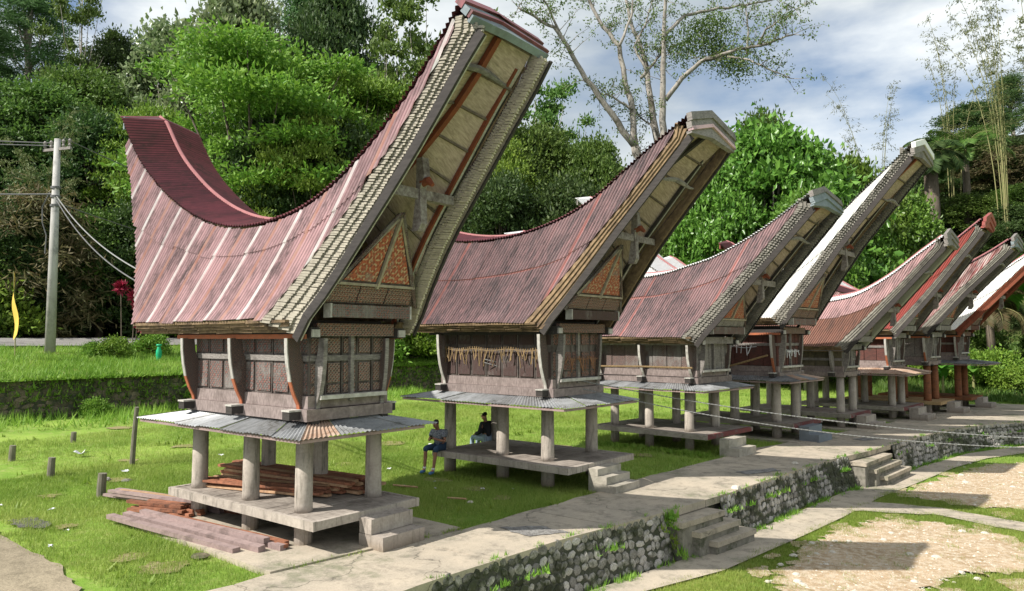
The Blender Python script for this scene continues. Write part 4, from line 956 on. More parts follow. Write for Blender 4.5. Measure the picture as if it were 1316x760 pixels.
def barn_steps(x, y, wy_, run, rises, mat, label, rz=0):
    S = thing('barn_steps', (x, y, .03), rz, label, 'steps'); n = len(rises)
    for k in range(n):
        mb = MB(); x0, x1 = (n - 1 - k) * 0, (n - k) * run
        zb_ = sum(rises[:k]); mb.box(0, x1 if k else n * run, -wy_ / 2 + .006 * k, wy_ / 2 - .006 * k, zb_ - (.08 if k == 0 else 0), zb_ + rises[k], mat, jit=.006); mb.obj('step', S)
    return S
barn_steps(-10.02, 9.05, .98, .30, (.24, .26), 'concrete', 'two-tread concrete steps before the nearest rice barn')
barn_steps(-9.43, 15.55, 1.05, .25, (.17, .17, .17), 'concrete_pale', 'three-tread pale concrete steps before the second rice barn', R(-2))
barn_steps(-9.02, 22.5, 1.15, .32, (.24, .26), 'concrete_pale', 'two-tread beige concrete steps before the third rice barn', R(-5))
barn_steps(-8.05, 27.2, 1.2, .34, (.26, .26), 'concrete_blue', 'bluish grey painted steps before the fourth rice barn', R(-5))
barn_steps(-7.35, 32.2, 1.2, .36, (.26, .26), 'concrete', 'grey steps before the fifth barn, the low one with rusty roof', R(-5))
barn_steps(-6.3, 37.0, 1.3, .36, (.26, .28), 'concrete', 'grey steps before the sixth barn, the one with red horn', R(-5))
barn_steps(-5.5, 41.5, 1.2, .36, (.26, .26), 'concrete', 'grey steps before the barn with yellow platform', R(-5))
barn_steps(-4.75, 45.5, 1.2, .36, (.26, .26), 'concrete', 'rightmost grey steps, before the farthest barn', R(-5))

# ------------------------------------------------------------------ foliage tools
def leaf_object(name, C_, D, U, ln, wd, mat, parent=None, tri=False, fold=.25, link_it=True, bias=0, **kw):
    """C_ centres, D directions, U width directions; each leaf a folded diamond of two triangles"""
    n = len(C_); ln = np.broadcast_to(np.asarray(ln, float), (n,))[:, None]; wd = np.broadcast_to(np.asarray(wd, float), (n,))[:, None]
    nrm = np.cross(D, U); nrm /= np.linalg.norm(nrm, axis=1, keepdims=True) + 1e-9
    a = C_ - D * ln * .5; b = C_ + D * ln * .5 - nrm * ln * .12
    l = C_ + U * wd * .5 + nrm * wd * fold; r = C_ - U * wd * .5 + nrm * wd * fold
    if tri:
        V = np.stack([a + U * wd * .5, a - U * wd * .5, b], 1).reshape(-1, 3); k = 3; loops = np.arange(n * 3); fpl = 1
    else:
        V = np.stack([a, l, b, r], 1).reshape(-1, 3); q = np.arange(n)[:, None] * 4
        loops = (q + np.array([[0, 1, 2, 0, 2, 3]])).ravel(); fpl = 2
    me = bpy.data.meshes.new(name); me.vertices.add(len(V)); me.vertices.foreach_set('co', V.astype(np.float32).ravel())
    me.loops.add(len(loops)); me.loops.foreach_set('vertex_index', loops.astype(np.int32))
    nf = n * fpl; me.polygons.add(nf); me.polygons.foreach_set('loop_start', np.arange(nf, dtype=np.int32) * 3)
    at = me.attributes.new('tone', 'FLOAT', 'FACE'); tone = np.clip(nr.normal(.45, .26, n) + bias, 0, 1)
    at.data.foreach_set('value', np.repeat(tone, fpl).astype(np.float32))
    me.materials.append(M[mat]); me.update(calc_edges=True); me.validate()
    return link(name, me, parent, **kw) if link_it else me
def unit(v): return v / (np.linalg.norm(v, axis=-1, keepdims=True) + 1e-9)
def crown_leaves(clumps, nper, ln, wd, up=.4, droop=0., shell=.55):
    """clumps: (x,y,z,rx,rz) list"""
    Cs, Ds, Us = [], [], []
    for (x, y, z, rx, rz) in clumps:
        n = int(nper * (rx * rx) ** .9); v = unit(nr.normal(size=(n, 3))); v[:, 2] = np.where(v[:, 2] < -.35, -v[:, 2] * .6, v[:, 2])
        rad = shell + (1 - shell) * nr.random((n, 1)) ** .6
        rad = rad * (1 + .22 * np.sin(v[:, :1] * 5 + x) * np.cos(v[:, 1:2] * 6 + y))
        p = v * rad * np.array([rx, rx, rz]) * (1 + .25 * nr.normal(size=(n, 1))) + np.array([x, y, z])
        d = unit(v + nr.normal(size=(n, 3)) * .7 + np.array([0, 0, -droop])); u = unit(np.cross(d, unit(nr.normal(size=(n, 3)) * .6 + np.array([0, 0, up]) + v * .3)))
        Cs.append(p); Ds.append(d); Us.append(u)
    C_ = np.concatenate(Cs); return C_, np.concatenate(Ds), np.concatenate(Us), ln * nr.uniform(.6, 1.3, len(C_)), wd * nr.uniform(.7, 1.3, len(C_))
def trunk_mesh(height, r, clumps, mat, lean=(0, 0), fork=.45, n=7):
    mb = MB(); top = Vector((lean[0], lean[1], height)); P = [Vector((0, 0, -.6))]
    for k in range(1, 8):
        f = k / 7; P.append(Vector((lean[0] * f * f + math.sin(f * 5) * r * .5, lean[1] * f * f + math.cos(f * 4) * r * .5, height * f)))
    mb.tube(P, [r * (1.25 if k == 0 else 1 - .75 * k / 7) for k in range(8)], mat, n)
    for (x, y, z, rx, rz) in clumps[::2] if len(clumps) > 14 else clumps:
        f = fork + .45 * rnd.random() * (1 - fork); f = min(f, max(.15, (z - .3 * abs(x) - .3 * abs(y)) / height)); b = P[int(f * 7)]
        e_ = Vector((x, y, z)); m_ = (b + e_) / 2 + Vector((rnd.uniform(-.3, .3), rnd.uniform(-.3, .3), -.12 * (e_ - b).length))
        mb.tube([b, m_, e_], [r * .32, r * .2, r * .06], mat, 5)
    return mb.mesh('trunk_wood', True)
def species(name, H_, Rr, z0, ncl, cr_, flat, nper, ln, wd, mat, bark='bark_dark', r=.3, shape='dome', droop=0., up=.4, seed=1, tr_h=None, shell=.55):
    global nr, rnd
    nr = np.random.default_rng(seed); rnd = random.Random(seed); cl = []
    for k in range(ncl):
        a = k * 2.4 + rnd.random(); f = (k + .5) / ncl
        if shape == 'dome':
            z = z0 + (H_ - z0) * (1 - f) ** .8; rr = Rr * math.sqrt(f) * (1 if f < .75 else .95 - (f - .75)) * rnd.uniform(.75, 1.1)
        elif shape == 'layer':
            z = z0 + (H_ - z0) * rnd.choice((.2, .45, .7, .95, 1)) ; rr = Rr * rnd.random() ** .5 * (1.1 - .45 * (z - z0) / (H_ - z0))
        elif shape == 'cone':
            z = z0 + (H_ - z0) * (1 - f); rr = Rr * (.15 + .85 * f) * rnd.uniform(.5, 1)
        else:
            z = z0 + (H_ - z0) * rnd.random(); rr = Rr * rnd.uniform(.2, 1)
        c_ = cr_ * rnd.uniform(.65, 1.35); cl.append((math.cos(a) * rr, math.sin(a) * rr, z - c_ * flat * .5, c_, c_ * flat))
    lv = crown_leaves(cl, nper, ln, wd, up, droop, shell)
    crown = leaf_object('crown', *lv, mat, link_it=False)
    tr = trunk_mesh(tr_h or H_ * .85, r, cl, bark)
    return tr, crown
SP = {}
SP['bright'] = species('a', 11, 6.5, 5.0, 54, 1.6, .34, 330, .25, .12, 'leaf_bright', shape='layer', seed=11)
SP['bright2'] = species('a', 10, 5.5, 4.0, 46, 1.4, .42, 340, .24, .12, 'leaf_bright', shape='dome', seed=12)
SP['mid'] = species('b', 12, 5.2, 3.0, 54, 1.4, .7, 290, .29, .16, 'leaf_mid', shape='dome', seed=21)
SP['mid2'] = species('b', 10, 4.5, 1.5, 50, 1.25, .75, 320, .27, .16, 'leaf_mid', shape='dome', seed=22)
SP['dark'] = species('c', 14, 5.4, 3.0, 58, 1.5, .75, 260, .31, .16, 'leaf_dark', shape='dome', seed=31)
SP['dark2'] = species('c', 10, 5.0, .8, 54, 1.4, .75, 260, .32, .16, 'leaf_dark', shape='dome', seed=32)
SP['airy'] = species('d', 15, 4.0, 5.5, 30, 1.0, .6, 190, .30, .17, 'leaf_mid', bark='bark_pale', r=.2, shape='cloud', seed=41, shell=.1)
SP['pale'] = species('e', 14, 5.0, 4.0, 50, 1.3, .8, 150, .42, .24, 'leaf_pale', bark='bark_pale', shape='dome', seed=51, shell=.3)
SP['soft'] = species('f', 18, 4.0, 4.0, 56, 1.3, .9, 260, .42, .07, 'leaf_soft', bark='bark_pale', shape='cone', seed=61, droop=.5, shell=.2)
SP['gloss'] = species('g', 11, 6.2, 1.5, 70, 1.45, .7, 190, .42, .24, 'leaf_gloss', bark='bark_pale', shape='dome', seed=71, up=.9, shell=.5, droop=.35)
SP['bush'] = species('h', 2.6, 1.7, .5, 22, .8, .8, 330, .24, .13, 'leaf_mid', shape='dome', r=.08, seed=81)
SP['bush_b'] = species('h', 2.2, 1.6, .4, 20, .75, .8, 330, .24, .12, 'leaf_bright', shape='dome', r=.08, seed=82)
SP['drybush'] = species('i', 7, 2.6, .5, 30, 1.1, .9, 170, .5, .07, 'leaf_dry', shape='dome', r=.12, seed=91, droop=.9, shell=.2)
def tree(sp, x, y, s, label, cat='tree', rz=None, group=None, sz=1., name=None, z=None, wide=1.):
    z = float(ground_z(x, y)) - .1 if z is None else z
    nm = name or {'bush': 'bush', 'bush_b': 'bush', 'drybush': 'bush'}.get(sp, 'broadleaf_tree')
    T_ = thing(nm, (x, y, z), rnd.uniform(0, 6.28) if rz is None else rz, label, cat, group); T_.scale = (s * wide, s * wide, s * sz)
    link('trunk', SP[sp][0], T_); link('crown', SP[sp][1], T_); return T_

# ------------------------------------------------------------------ trees (positions in metres, top height, crown radius)
TREES = [
    ('soft', -104.9, 34.8, 52.5, 8.2, 'tall feathery light green tree at the top left corner'),
    ('airy', -86.8, 33.7, 45.3, 4.6, 'thin grey trunked tree reaching the top edge left of the sky gap'),
    ('soft', -101.7, 27.1, 45.6, 7.5, 'feathery tree cut by the left edge'),
    ('dark', -87.8, 38.0, 38.5, 6.6, 'dark crown under the sky gap at upper left'),
    ('pale', -78.6, 40.1, 38.1, 8.0, 'glossy pale leaved tree above the rear horn, left one'),
    ('pale', -71.2, 43.4, 41.0, 8.6, 'glossy pale leaved tree above the rear horn, right one'),
    ('soft', -75.8, 55.0, 47.7, 9.0, 'soft green tree at the top edge left of the big horn'),
    ('dark', -68.0, 53.5, 44.7, 4.9, 'dark tree crown at the top edge beside the big horn'),
    ('mid', -61.7, 53.3, 32.2, 5.5, 'mid green tree left of the big horn, below the sky'),
    ('airy', -49.1, 50.5, 36.8, 7.4, 'tall slender tree with loose crown left of the big horn tip'),
    ('airy', -56.4, 52.4, 36.8, 4.8, 'slender tree half behind the big horn'),
    ('mid2', -76.7, 26.4, 27.2, 8.2, 'rounded green tree in the upper left woods'),
    ('dark', -77.8, 23.0, 25.5, 6.9, 'dark tree at the left edge behind the utility pole'),
    ('dark2', -70.1, 29.0, 23.4, 7.6, 'dark tree behind and right of the utility pole'),
    ('mid', -79.8, 31.6, 30.5, 7.8, 'mid green crown above the utility pole'),
    ('bright', -55.0, 35.7, 26.0, 13.7, 'spreading bright green feathery tree behind the big saddle roof'),
    ('bright', -51.7, 43.3, 26.0, 8.3, 'bright green feathery tree against the big horn edge'),
    ('bright2', -66.3, 32.0, 24.1, 6.6, 'bright green tree directly over the rear roof tip'),
    ('bright2', -48.4, 35.8, 21.0, 5.5, 'small bright tree rising above the saddle of the big roof'),
    ('dark2', -52.3, 35.3, 20.7, 6.3, 'dark tree in the saddle of the big roof'),
    ('dark2', -47.3, 39.2, 20.3, 6.9, 'dark tree behind the rising side of the big roof'),
    ('mid2', -46.0, 47.8, 24.8, 5.9, 'green tree behind the big horn'),
    ('dark2', -58.1, 33.3, 19.6, 5.2, 'dark tree low behind the rear horn'),
    ('bright2', -42.2, 50.8, 21.5, 6.6, 'yellowish green tree between the two nearest horns, left one'),
    ('mid', -41.2, 56.6, 23.5, 7.4, 'mid green tree between the two nearest horns, centre'),
    ('mid', -35.8, 58.3, 21.7, 5.4, 'dark green tree between the two nearest horns, right one'),
    ('airy', -49.5, 67.9, 33.4, 6.6, 'airy tall tree showing above the woods between the two nearest horns'),
    ('airy', -48.2, 71.5, 31.2, 4.1, 'second airy tree between the two nearest horns'),
    ('dark2', -37.8, 46.6, 16.5, 6.0, 'dark tree above the second barn saddle, left'),
    ('dark2', -33.4, 50.1, 16.2, 6.0, 'dark tree above the second barn saddle, right'),
    ('gloss', -19.3, 58.6, 19.9, 9.2, 'large glossy leaved tree behind the second and third horns'),
    ('gloss', -22.1, 53.8, 16.6, 5.0, 'glossy leaved tree touching the second horn'),
    ('gloss', -15.4, 64.1, 18.1, 6.0, 'glossy leaved tree left of the tallest white horn'),
    ('gloss', -15.8, 53.7, 13.7, 4.9, 'glossy leaved tree low behind the third horn'),
    ('mid', -24.1, 70.0, 24.6, 4.1, 'round dark crown peeking over the glossy tree'),
    ('gloss', -12.5, 66.4, 15.6, 5.4, 'glossy leaved tree right of the tallest white horn'),
    ('gloss', -13.0, 60.9, 12.1, 3.8, 'low glossy leaved tree under the tallest white horn'),
    ('dark2', -11.4, 85.0, 20.7, 5.8, 'dark palm-shaded tree right of the white horn'),
    ('dark2', -12.8, 78.8, 17.2, 5.2, 'dark tree behind the white horn foot'),
    ('dark2', -6.6, 86.2, 16.9, 5.7, 'dark tree at the right edge behind the bamboo'),
    ('mid2', -8.2, 77.3, 13.7, 4.5, 'mid green tree behind the red horn'),
    ('mid2', -4.3, 77.9, 12.7, 4.4, 'green tree cut by the right edge'),
    ('dark2', -18.6, 69.2, 13.0, 5.6, 'dark tree behind the fifth barn'),
    ('mid2', -27.3, 57.4, 13.1, 4.6, 'green tree behind the third barn saddle'),
    ('dark2', -23.4, 57.9, 11.5, 4.7, 'dark tree behind the third barn'),
]
UNDER = [
    ('dark2', -57.9, 14.8, 12.5, 3.3),
    ('mid2', -58.9, 16.6, 11.4, 4.6),
    ('dark2', -58.2, 18.8, 12.7, 3.7),
    ('drybush', -57.8, 20.0, 13.8, 5.0),
    ('dark2', -60.1, 23.6, 12.7, 3.9),
    ('mid2', -59.5, 25.0, 13.1, 5.3),
    ('dark2', -57.7, 27.1, 13.6, 5.0),
    ('dark2', -58.0, 29.2, 14.4, 3.9),
    ('dark2', -59.9, 33.5, 14.9, 4.7),
    ('mid2', -59.0, 35.8, 13.9, 6.1),
    ('dark2', -58.6, 38.0, 15.2, 5.2),
    ('dark2', -58.3, 40.4, 14.7, 4.4),
    ('dark2', -59.0, 44.3, 17.4, 5.9),
    ('mid2', -58.3, 48.2, 14.9, 5.2),
    ('dark2', -56.4, 50.6, 16.6, 5.5),
    ('dark2', -55.2, 53.6, 18.2, 6.4),
    ('dark2', -50.7, 54.7, 19.0, 5.3),
    ('mid2', -49.4, 57.7, 18.5, 5.7),
]
LIMBS = [
    (0.45, 0.34, [(-30.99, 61.52, 13.25), (-31.45, 60.84, 17.53), (-32.02, 60.24, 19.68), (-32.36, 59.87, 21.18)]),
    (0.28, 0.07, [(-32.36, 59.87, 21.18), (-33.37, 58.44, 23.36), (-34.55, 56.87, 25.72), (-35.44, 55.54, 27.78), (-36.16, 54.35, 29.88), (-36.83, 53.24, 31.4), (-37.95, 51.83, 32.21), (-38.84, 50.61, 32.8)]),
    (0.12, 0.05, [(-37.24, 55.33, 30.97), (-37.49, 53.71, 33.03), (-37.84, 52.04, 34.81)]),
    (0.27, 0.10, [(-32.34, 59.88, 21.18), (-32.65, 59.92, 24.81), (-33.33, 59.73, 27.48), (-33.82, 59.64, 30.98), (-35.18, 58.98, 32.9), (-36.35, 58.4, 35.66), (-36.91, 58.34, 38.09)]),
    (0.12, 0.05, [(-33.19, 58.53, 30.47), (-32.67, 59.98, 33.69), (-32.86, 60.85, 37.07)]),
    (0.34, 0.10, [(-30.66, 61.57, 16.11), (-31.08, 61.92, 21.69), (-31.81, 62.17, 25.21), (-32.43, 62.51, 28.89), (-33.22, 62.79, 31.52), (-34.36, 62.77, 34.52), (-35.08, 63.03, 38.19)]),
    (0.34, 0.12, [(-30.32, 61.83, 16.11), (-30.29, 61.44, 21.68), (-30.24, 61.26, 24.68), (-30.11, 61.09, 28.47), (-29.94, 61.0, 31.47), (-29.55, 60.96, 36.11)]),
    (0.20, 0.06, [(-30.04, 61.36, 25.47), (-28.47, 61.51, 27.2), (-26.78, 61.79, 28.41), (-25.31, 61.96, 28.61), (-23.49, 62.41, 29.01), (-21.72, 62.84, 28.99), (-20.5, 62.82, 29.16), (-18.99, 63.04, 29.32)]),
    (0.09, 0.03, [(-25.39, 64.7, 29.47), (-23.29, 64.49, 28.62), (-21.66, 63.95, 27.37), (-19.51, 63.84, 25.89)]),
    (0.10, 0.03, [(-23.15, 66.37, 30.54), (-22.04, 65.27, 31.34), (-20.54, 64.52, 31.54), (-18.39, 64.25, 32.16)]),
    (0.15, 0.05, [(-29.94, 61.0, 31.47), (-28.77, 63.02, 33.69), (-27.37, 65.32, 34.57), (-25.51, 67.98, 35.53), (-23.76, 70.55, 36.36), (-20.66, 74.12, 38.04)]),
    (0.14, 0.05, [(-31.72, 59.9, 27.54), (-31.23, 61.13, 28.96), (-30.96, 62.21, 30.11), (-31.03, 63.02, 31.28)]),
    (0.10, 0.04, [(-30.69, 61.14, 21.46), (-31.54, 61.29, 23.47), (-32.66, 61.3, 24.42), (-33.81, 61.29, 25.38)]),
    (0.10, 0.04, [(-31.25, 60.23, 27.97), (-32.48, 60.03, 30.69), (-31.89, 61.26, 33.18), (-31.55, 62.24, 36.45)]),
    (0.10, 0.04, [(-23.97, 65.79, 29.68), (-23.78, 65.78, 31.83), (-23.93, 65.51, 33.97)]),
    (0.10, 0.04, [(-32.44, 59.54, 24.68), (-33.27, 58.86, 25.25), (-34.26, 58.03, 25.97), (-35.04, 57.4, 26.25)]),
]

SPH = dict(bright=(11, 7.2), bright2=(10, 6.2), mid=(12, 6.0), mid2=(10, 5.4), dark=(14, 6.4), dark2=(10, 5.8), airy=(15, 4.8), pale=(14, 5.8), soft=(18, 4.6), gloss=(11, 7.0), drybush=(7, 3.2))
def place(sp, x, y, top, rad, label, group=None, cat='tree'):
    g = float(ground_z(x, y)) - .1; h, r0 = SPH[sp]; s = max((top - g) / h, .45)
    tree(sp, x, y, s, label, cat=cat, wide=min(max(rad / (r0 * s), .5), 1.9), group=group, z=g)
rnd = random.Random(77); nr = np.random.default_rng(77)
for t in TREES: place(*t)
place('mid2', -11.3, 90.1, 20.8, 4.9, 'loose crown between the palms right of the white horn')
place('dark2', -9.2, 94.4, 20.4, 5.1, 'dark crown behind the upright bamboo')
place('drybush', -5.8, 84.3, 21.7, 4.1, 'olive drooping thicket at the foot of the tall bamboo')
place('soft', -6.3, 101.7, 28.8, 5.7, 'soft feathery tree at the right edge behind the bamboo')
place('mid', -8.3, 87.4, 16.1, 4.3, 'mid green crown just above the red horn')
place('drybush', -9.6, 83.9, 17.6, 3.0, 'olive thicket left of the upright bamboo')
place('dark2', -4.9, 74.9, 9.5, 3.6, 'dark low crown above the farthest white roof')
place('dark2', -5.4, 66.9, 5.4, 1.8, 'small dark tree at the foot of the slope, right edge')
for i, t in enumerate(UNDER):
    place(*t, {'dark2': 'dark dense tree along the far side of the road', 'mid2': 'mid green bushy tree along the far side of the road', 'drybush': 'drooping brownish bush along the far side of the road'}[t[0]], group='trees along the far side of the road')
for i in range(26):                                   # shrubs in front of the woods and on the far slope
    y = rnd.uniform(8, 60); x = -55.5 - rnd.random() * 2
    tree('bush' if i % 3 else 'bush_b', x, y, rnd.uniform(.8, 1.7), 'green shrub at the foot of the woods beside the road', 'bush', group='shrubs at the foot of the woods')
for i in range(48):
    x = rnd.uniform(-9, 6); y = rnd.uniform(50.5, 63)
    tree('bush' if i % 2 else 'bush_b', x, y, rnd.uniform(.35, .95), 'low green shrub on the slope behind the farthest barn', 'bush', group='shrubs on the slope behind the farthest barn')
for (x, y, s, l) in ((-43.5, 19.2, .55, 'low bush right of the utility pole foot'), (-44.0, 18.3, .4, 'small low bush at the utility pole foot'), (-44.2, 21.7, .6, 'bush beside the red leaved plants'), (-38.9, 34.5, 1.3, 'tall bright bush above the wall between the two nearest barns, left'), (-39.5, 37, 1.5, 'tall bright bush above the wall between the two nearest barns, centre'), (-40.5, 39.8, 1.4, 'tall bright bush above the wall between the two nearest barns, right'),
                     (-36.6, 20.5, .5, 'small bush at the foot of the rear wall near the barn'), (-36.3, 15.2, .4, 'small bush at the foot of the rear wall left of the pole')):
    tree('bush_b', x, y, s, l, 'bush')

# ---- big pale tree with open crown: traced limbs with depth of their own
EU = thing('tall_tree', (-35.0, 61.5, 0), 0, 'tall pale barked tree with bare spreading limbs and sparse leaves against clouds', 'tree')
def loc_(p): return (p[0] + 35.0, p[1] - 61.5, p[2])
mb = MB(); mb.tube([(-.5, 0, -.3), (-.2, .3, 5), (0, .8, 10), loc_((-31.0, 61.8, 14.5))], [.75, .62, .55, .5], 'bark_pale', 12); mb.obj('trunk', EU, smooth=True)
tips = []
for r0, r1, pts in LIMBS:
    q = [Vector(loc_(p)) for p in pts]; fine = []
    for a, b in zip(q[:-1], q[1:]):
        for k in range(3): fine.append(a.lerp(b, k / 3) + Vector([rnd.uniform(-.09, .09) for _ in range(3)]) * (1 if k else 0))
    fine.append(q[-1]); n = len(fine)
    mb = MB(); mb.tube(fine, [1.18 * (r0 + (r1 - r0) * i / (n - 1)) for i in range(n)], 'bark_limb', 9)
    for i in range(3, n):                               # side branches and twigs
        for _ in range(1 if i < n * .5 else 3):
            d = Vector((rnd.gauss(0, 1), rnd.gauss(0, .8), rnd.gauss(.45, .7))).normalized(); ln = rnd.uniform(.9, 2.6) * (.6 + .5 * r0 / .2 if r0 < .2 else 1)
            p = fine[i]; rr = .036
            e1 = p + d * ln * .5 + Vector((0, 0, .12)); e2 = p + d * ln + Vector((rnd.uniform(-.3, .3), rnd.uniform(-.3, .3), rnd.uniform(-.1, .35)))
            if r0 < .3 or i > n * .35:
                mb.tube([p, e1, e2], [rr, rr * .7, rr * .3], 'bark_limb', 4); tips += [e1, e2, e2.lerp(e1, .5)]
                for _k in range(2):
                    e3 = e2 + Vector((rnd.uniform(-.7, .7), rnd.uniform(-.7, .7), rnd.uniform(-.3, .5))); mb.tube([e2, e3], [.014, .007], 'bark_limb', 3); tips.append(e3)
    mb.obj('limb', EU, smooth=True)
tp = np.array([tuple(t) for t in tips])
base = tp[nr.integers(0, len(tp), 7500)]; off = nr.normal(size=base.shape) * .20
# denser tufts in the middle right of the crown
den = np.array([loc_(p) for p in [(-27.5, 66.5, 31.5), (-26.6, 66.8, 30.4), (-25.3, 67.5, 29.4), (-28.6, 65.2, 33.0), (-29.6, 64.7, 31.2), (-27.0, 66.2, 33.4)]])
b2 = den[nr.integers(0, len(den), 5200)]; o2_ = nr.normal(size=b2.shape) * np.array([.9, .9, .75])
C_ = np.concatenate([base + off, b2 + o2_]); D_ = unit(nr.normal(size=C_.shape) + np.array([0, 0, -.5])); U_ = unit(np.cross(D_, nr.normal(size=C_.shape)))
leaf_object('foliage', C_, D_, U_, .27 * nr.uniform(.6, 1.3, len(C_)), .13, 'leaf_mid', EU)

# ---- bamboo clumps
def bamboo(x, y, n, hgt, spread, label, seed, lean=(0, 0), leafn=260, z=None):
    g = float(ground_z(x, y)) - .2 if z is None else z
    Bm = thing('bamboo_clump', (x, y, g), 0, label, 'bamboo'); r_ = random.Random(seed); q = np.random.default_rng(seed); Cs = []; Ds = []
    for i in range(n):
        a = r_.random() * 6.28; dx, dy = math.cos(a) * spread * r_.uniform(.3, 1) + lean[0], math.sin(a) * spread * r_.uniform(.3, 1) + lean[1]
        h = hgt * r_.uniform(.72, 1.08); pts = []; bx0, by0 = math.cos(a) * .8 * r_.random(), math.sin(a) * .8 * r_.random()
        for k in range(13):
            f = k / 12; pts.append((bx0 + dx * f ** 2.6, by0 + dy * f ** 2.6, h * (f - .13 * f ** 5)))
        mb = MB(); mb.tube(pts, [.055 * (1 - .85 * k / 12) for k in range(13)], 'bamboo_culm', 6)
        for k in range(5, 13):
            for _ in range(3):
                f = (k + r_.random()) / 13; j = min(int(f * 12), 11); p = Vector(pts[j]).lerp(Vector(pts[j + 1]), f * 12 - j)
                d = Vector((r_.gauss(0, 1), r_.gauss(0, 1), r_.gauss(-.05, .35))).normalized() * r_.uniform(.5, 1.5); mb.tube([p, p + d * .6 + Vector((0, 0, .1)), p + d + Vector((0, 0, -.15))], [.012, .009, .004], 'bamboo_culm', 3, cap=False)
                m = leafn // 24; t = q.random((m, 1)); Cs.append(np.array(p) + np.array(d) * t + q.normal(size=(m, 3)) * .13); Ds.append(np.tile(np.array([0, 0, -.8]) + np.array(d) * .8, (m, 1)) + q.normal(size=(m, 3)) * .5)
        mb.obj('culm', Bm, smooth=True)
    C_ = np.concatenate(Cs); D_ = unit(np.concatenate(Ds)); U_ = unit(np.cross(D_, q.normal(size=C_.shape)))
    leaf_object('foliage', C_, D_, U_, .30 * q.uniform(.6, 1.2, len(C_)), .07, 'leaf_bamboo', Bm); return Bm
bamboo(-5.2, 73.5, 9, 29, 6.0, 'tall arching bamboo clump at the right edge, leaning left', 3, lean=(-2.6, -.6), leafn=420)
bamboo(-2.6, 71.0, 8, 31, 4.0, 'upright bamboo clump cut by the right edge', 4, leafn=520)
bamboo(-17.2, 84.0, 7, 27, 5.0, 'feathery bamboo tips rising behind the glossy tree', 5, lean=(-1.0, 0), leafn=260)
bamboo(-9.6, 80.0, 5, 22, 4.5, 'thin bamboo between the palms', 6, leafn=280)
bamboo(-66, 23.0, 8, 17, 5.0, 'drooping brownish bamboo behind the utility pole', 7, leafn=560)
# ---- palms
def palm(x, y, hgt, label, seed, fl=4.2, nf=22, mat='leaf_dark', tr=.22, droop=.9, leaf=.75, cat='palm', name='palm_tree', wd=.05):
    g = float(ground_z(x, y)) - .2; Pm = thing(name, (x, y, g), 0, label, cat); r_ = random.Random(seed)
    mb = MB(); mb.tube([(0, 0, 0), (.1, .05, hgt * .5), (0, 0, hgt)], [tr * 1.2, tr, tr * .9], 'bark_dark', 10); mb.obj('trunk', Pm, smooth=True)
    for i in range(nf):
        a = i * 2.4 + r_.random() * .4; e0 = r_.uniform(.15, 1.35); pts = []; L_ = fl * r_.uniform(.8, 1.1); p = Vector((0, 0, hgt)); el_ = e0
        for k in range(11):
            pts.append(p.copy()); p = p + Vector((math.cos(a) * math.cos(el_), math.sin(a) * math.cos(el_), math.sin(el_))) * L_ / 10; el_ -= droop * (.08 + .17 * k / 10)
        mb = MB(); mb.tube(pts, [.035 * (1 - k / 12) for k in range(11)], 'bamboo_culm', 4); fr = mb.obj('frond', Pm)
        C_, D_, U_ = [], [], []
        for k in range(1, 10):
            d = (pts[k + 1] - pts[k - 1]).normalized(); s_ = d.cross(Vector((0, 0, 1))).normalized()
            for h_ in range(4):
                for sd in (-1, 1):
                    b = pts[k].lerp(pts[k + 1], h_ / 4); ll = leaf * math.sin(math.pi * (k + h_ / 4 + .7) / 11.5) + .12
                    dd = (s_ * sd + d * .45 + Vector((0, 0, -.35 - .2 * r_.random()))).normalized(); C_.append(tuple(b + dd * ll * .5)); D_.append(tuple(dd)); U_.append(tuple(d))
        C_ = np.array(C_); D_ = np.array(D_); U_ = unit(np.cross(D_, np.cross(U_, D_)))
        leaf_object('leaflets', C_, D_, U_, leaf * .95, wd, mat, fr, kind='stuff')
    return Pm
palm(-10.6, 73.5, 11.0, 'dark shaggy sugar palm right of the white horn', 1, fl=3.4, nf=34, leaf=1.0, wd=.10, tr=.6, droop=1.6)
palm(-8.3, 76.5, 9.0, 'sugar palm with fronds spreading towards the bamboo', 2, fl=4.0, nf=22, leaf=.9, mat='leaf_mid', wd=.08, tr=.3, droop=1.2)
palm(-2.6, 56.5, 6.0, 'bright drooping fronds at the right edge behind the farthest barn', 3, fl=4.6, nf=12, leaf=1.3, wd=.26, mat='leaf_banana', tr=.2, cat='palm', droop=1.1)
palm(-5.2, 57.0, 4.2, 'shaggy palm with dry hanging fronds by the farthest barn', 5, fl=3.2, nf=18, leaf=.6, wd=.07, mat='leaf_dry', tr=.25, droop=1.5)
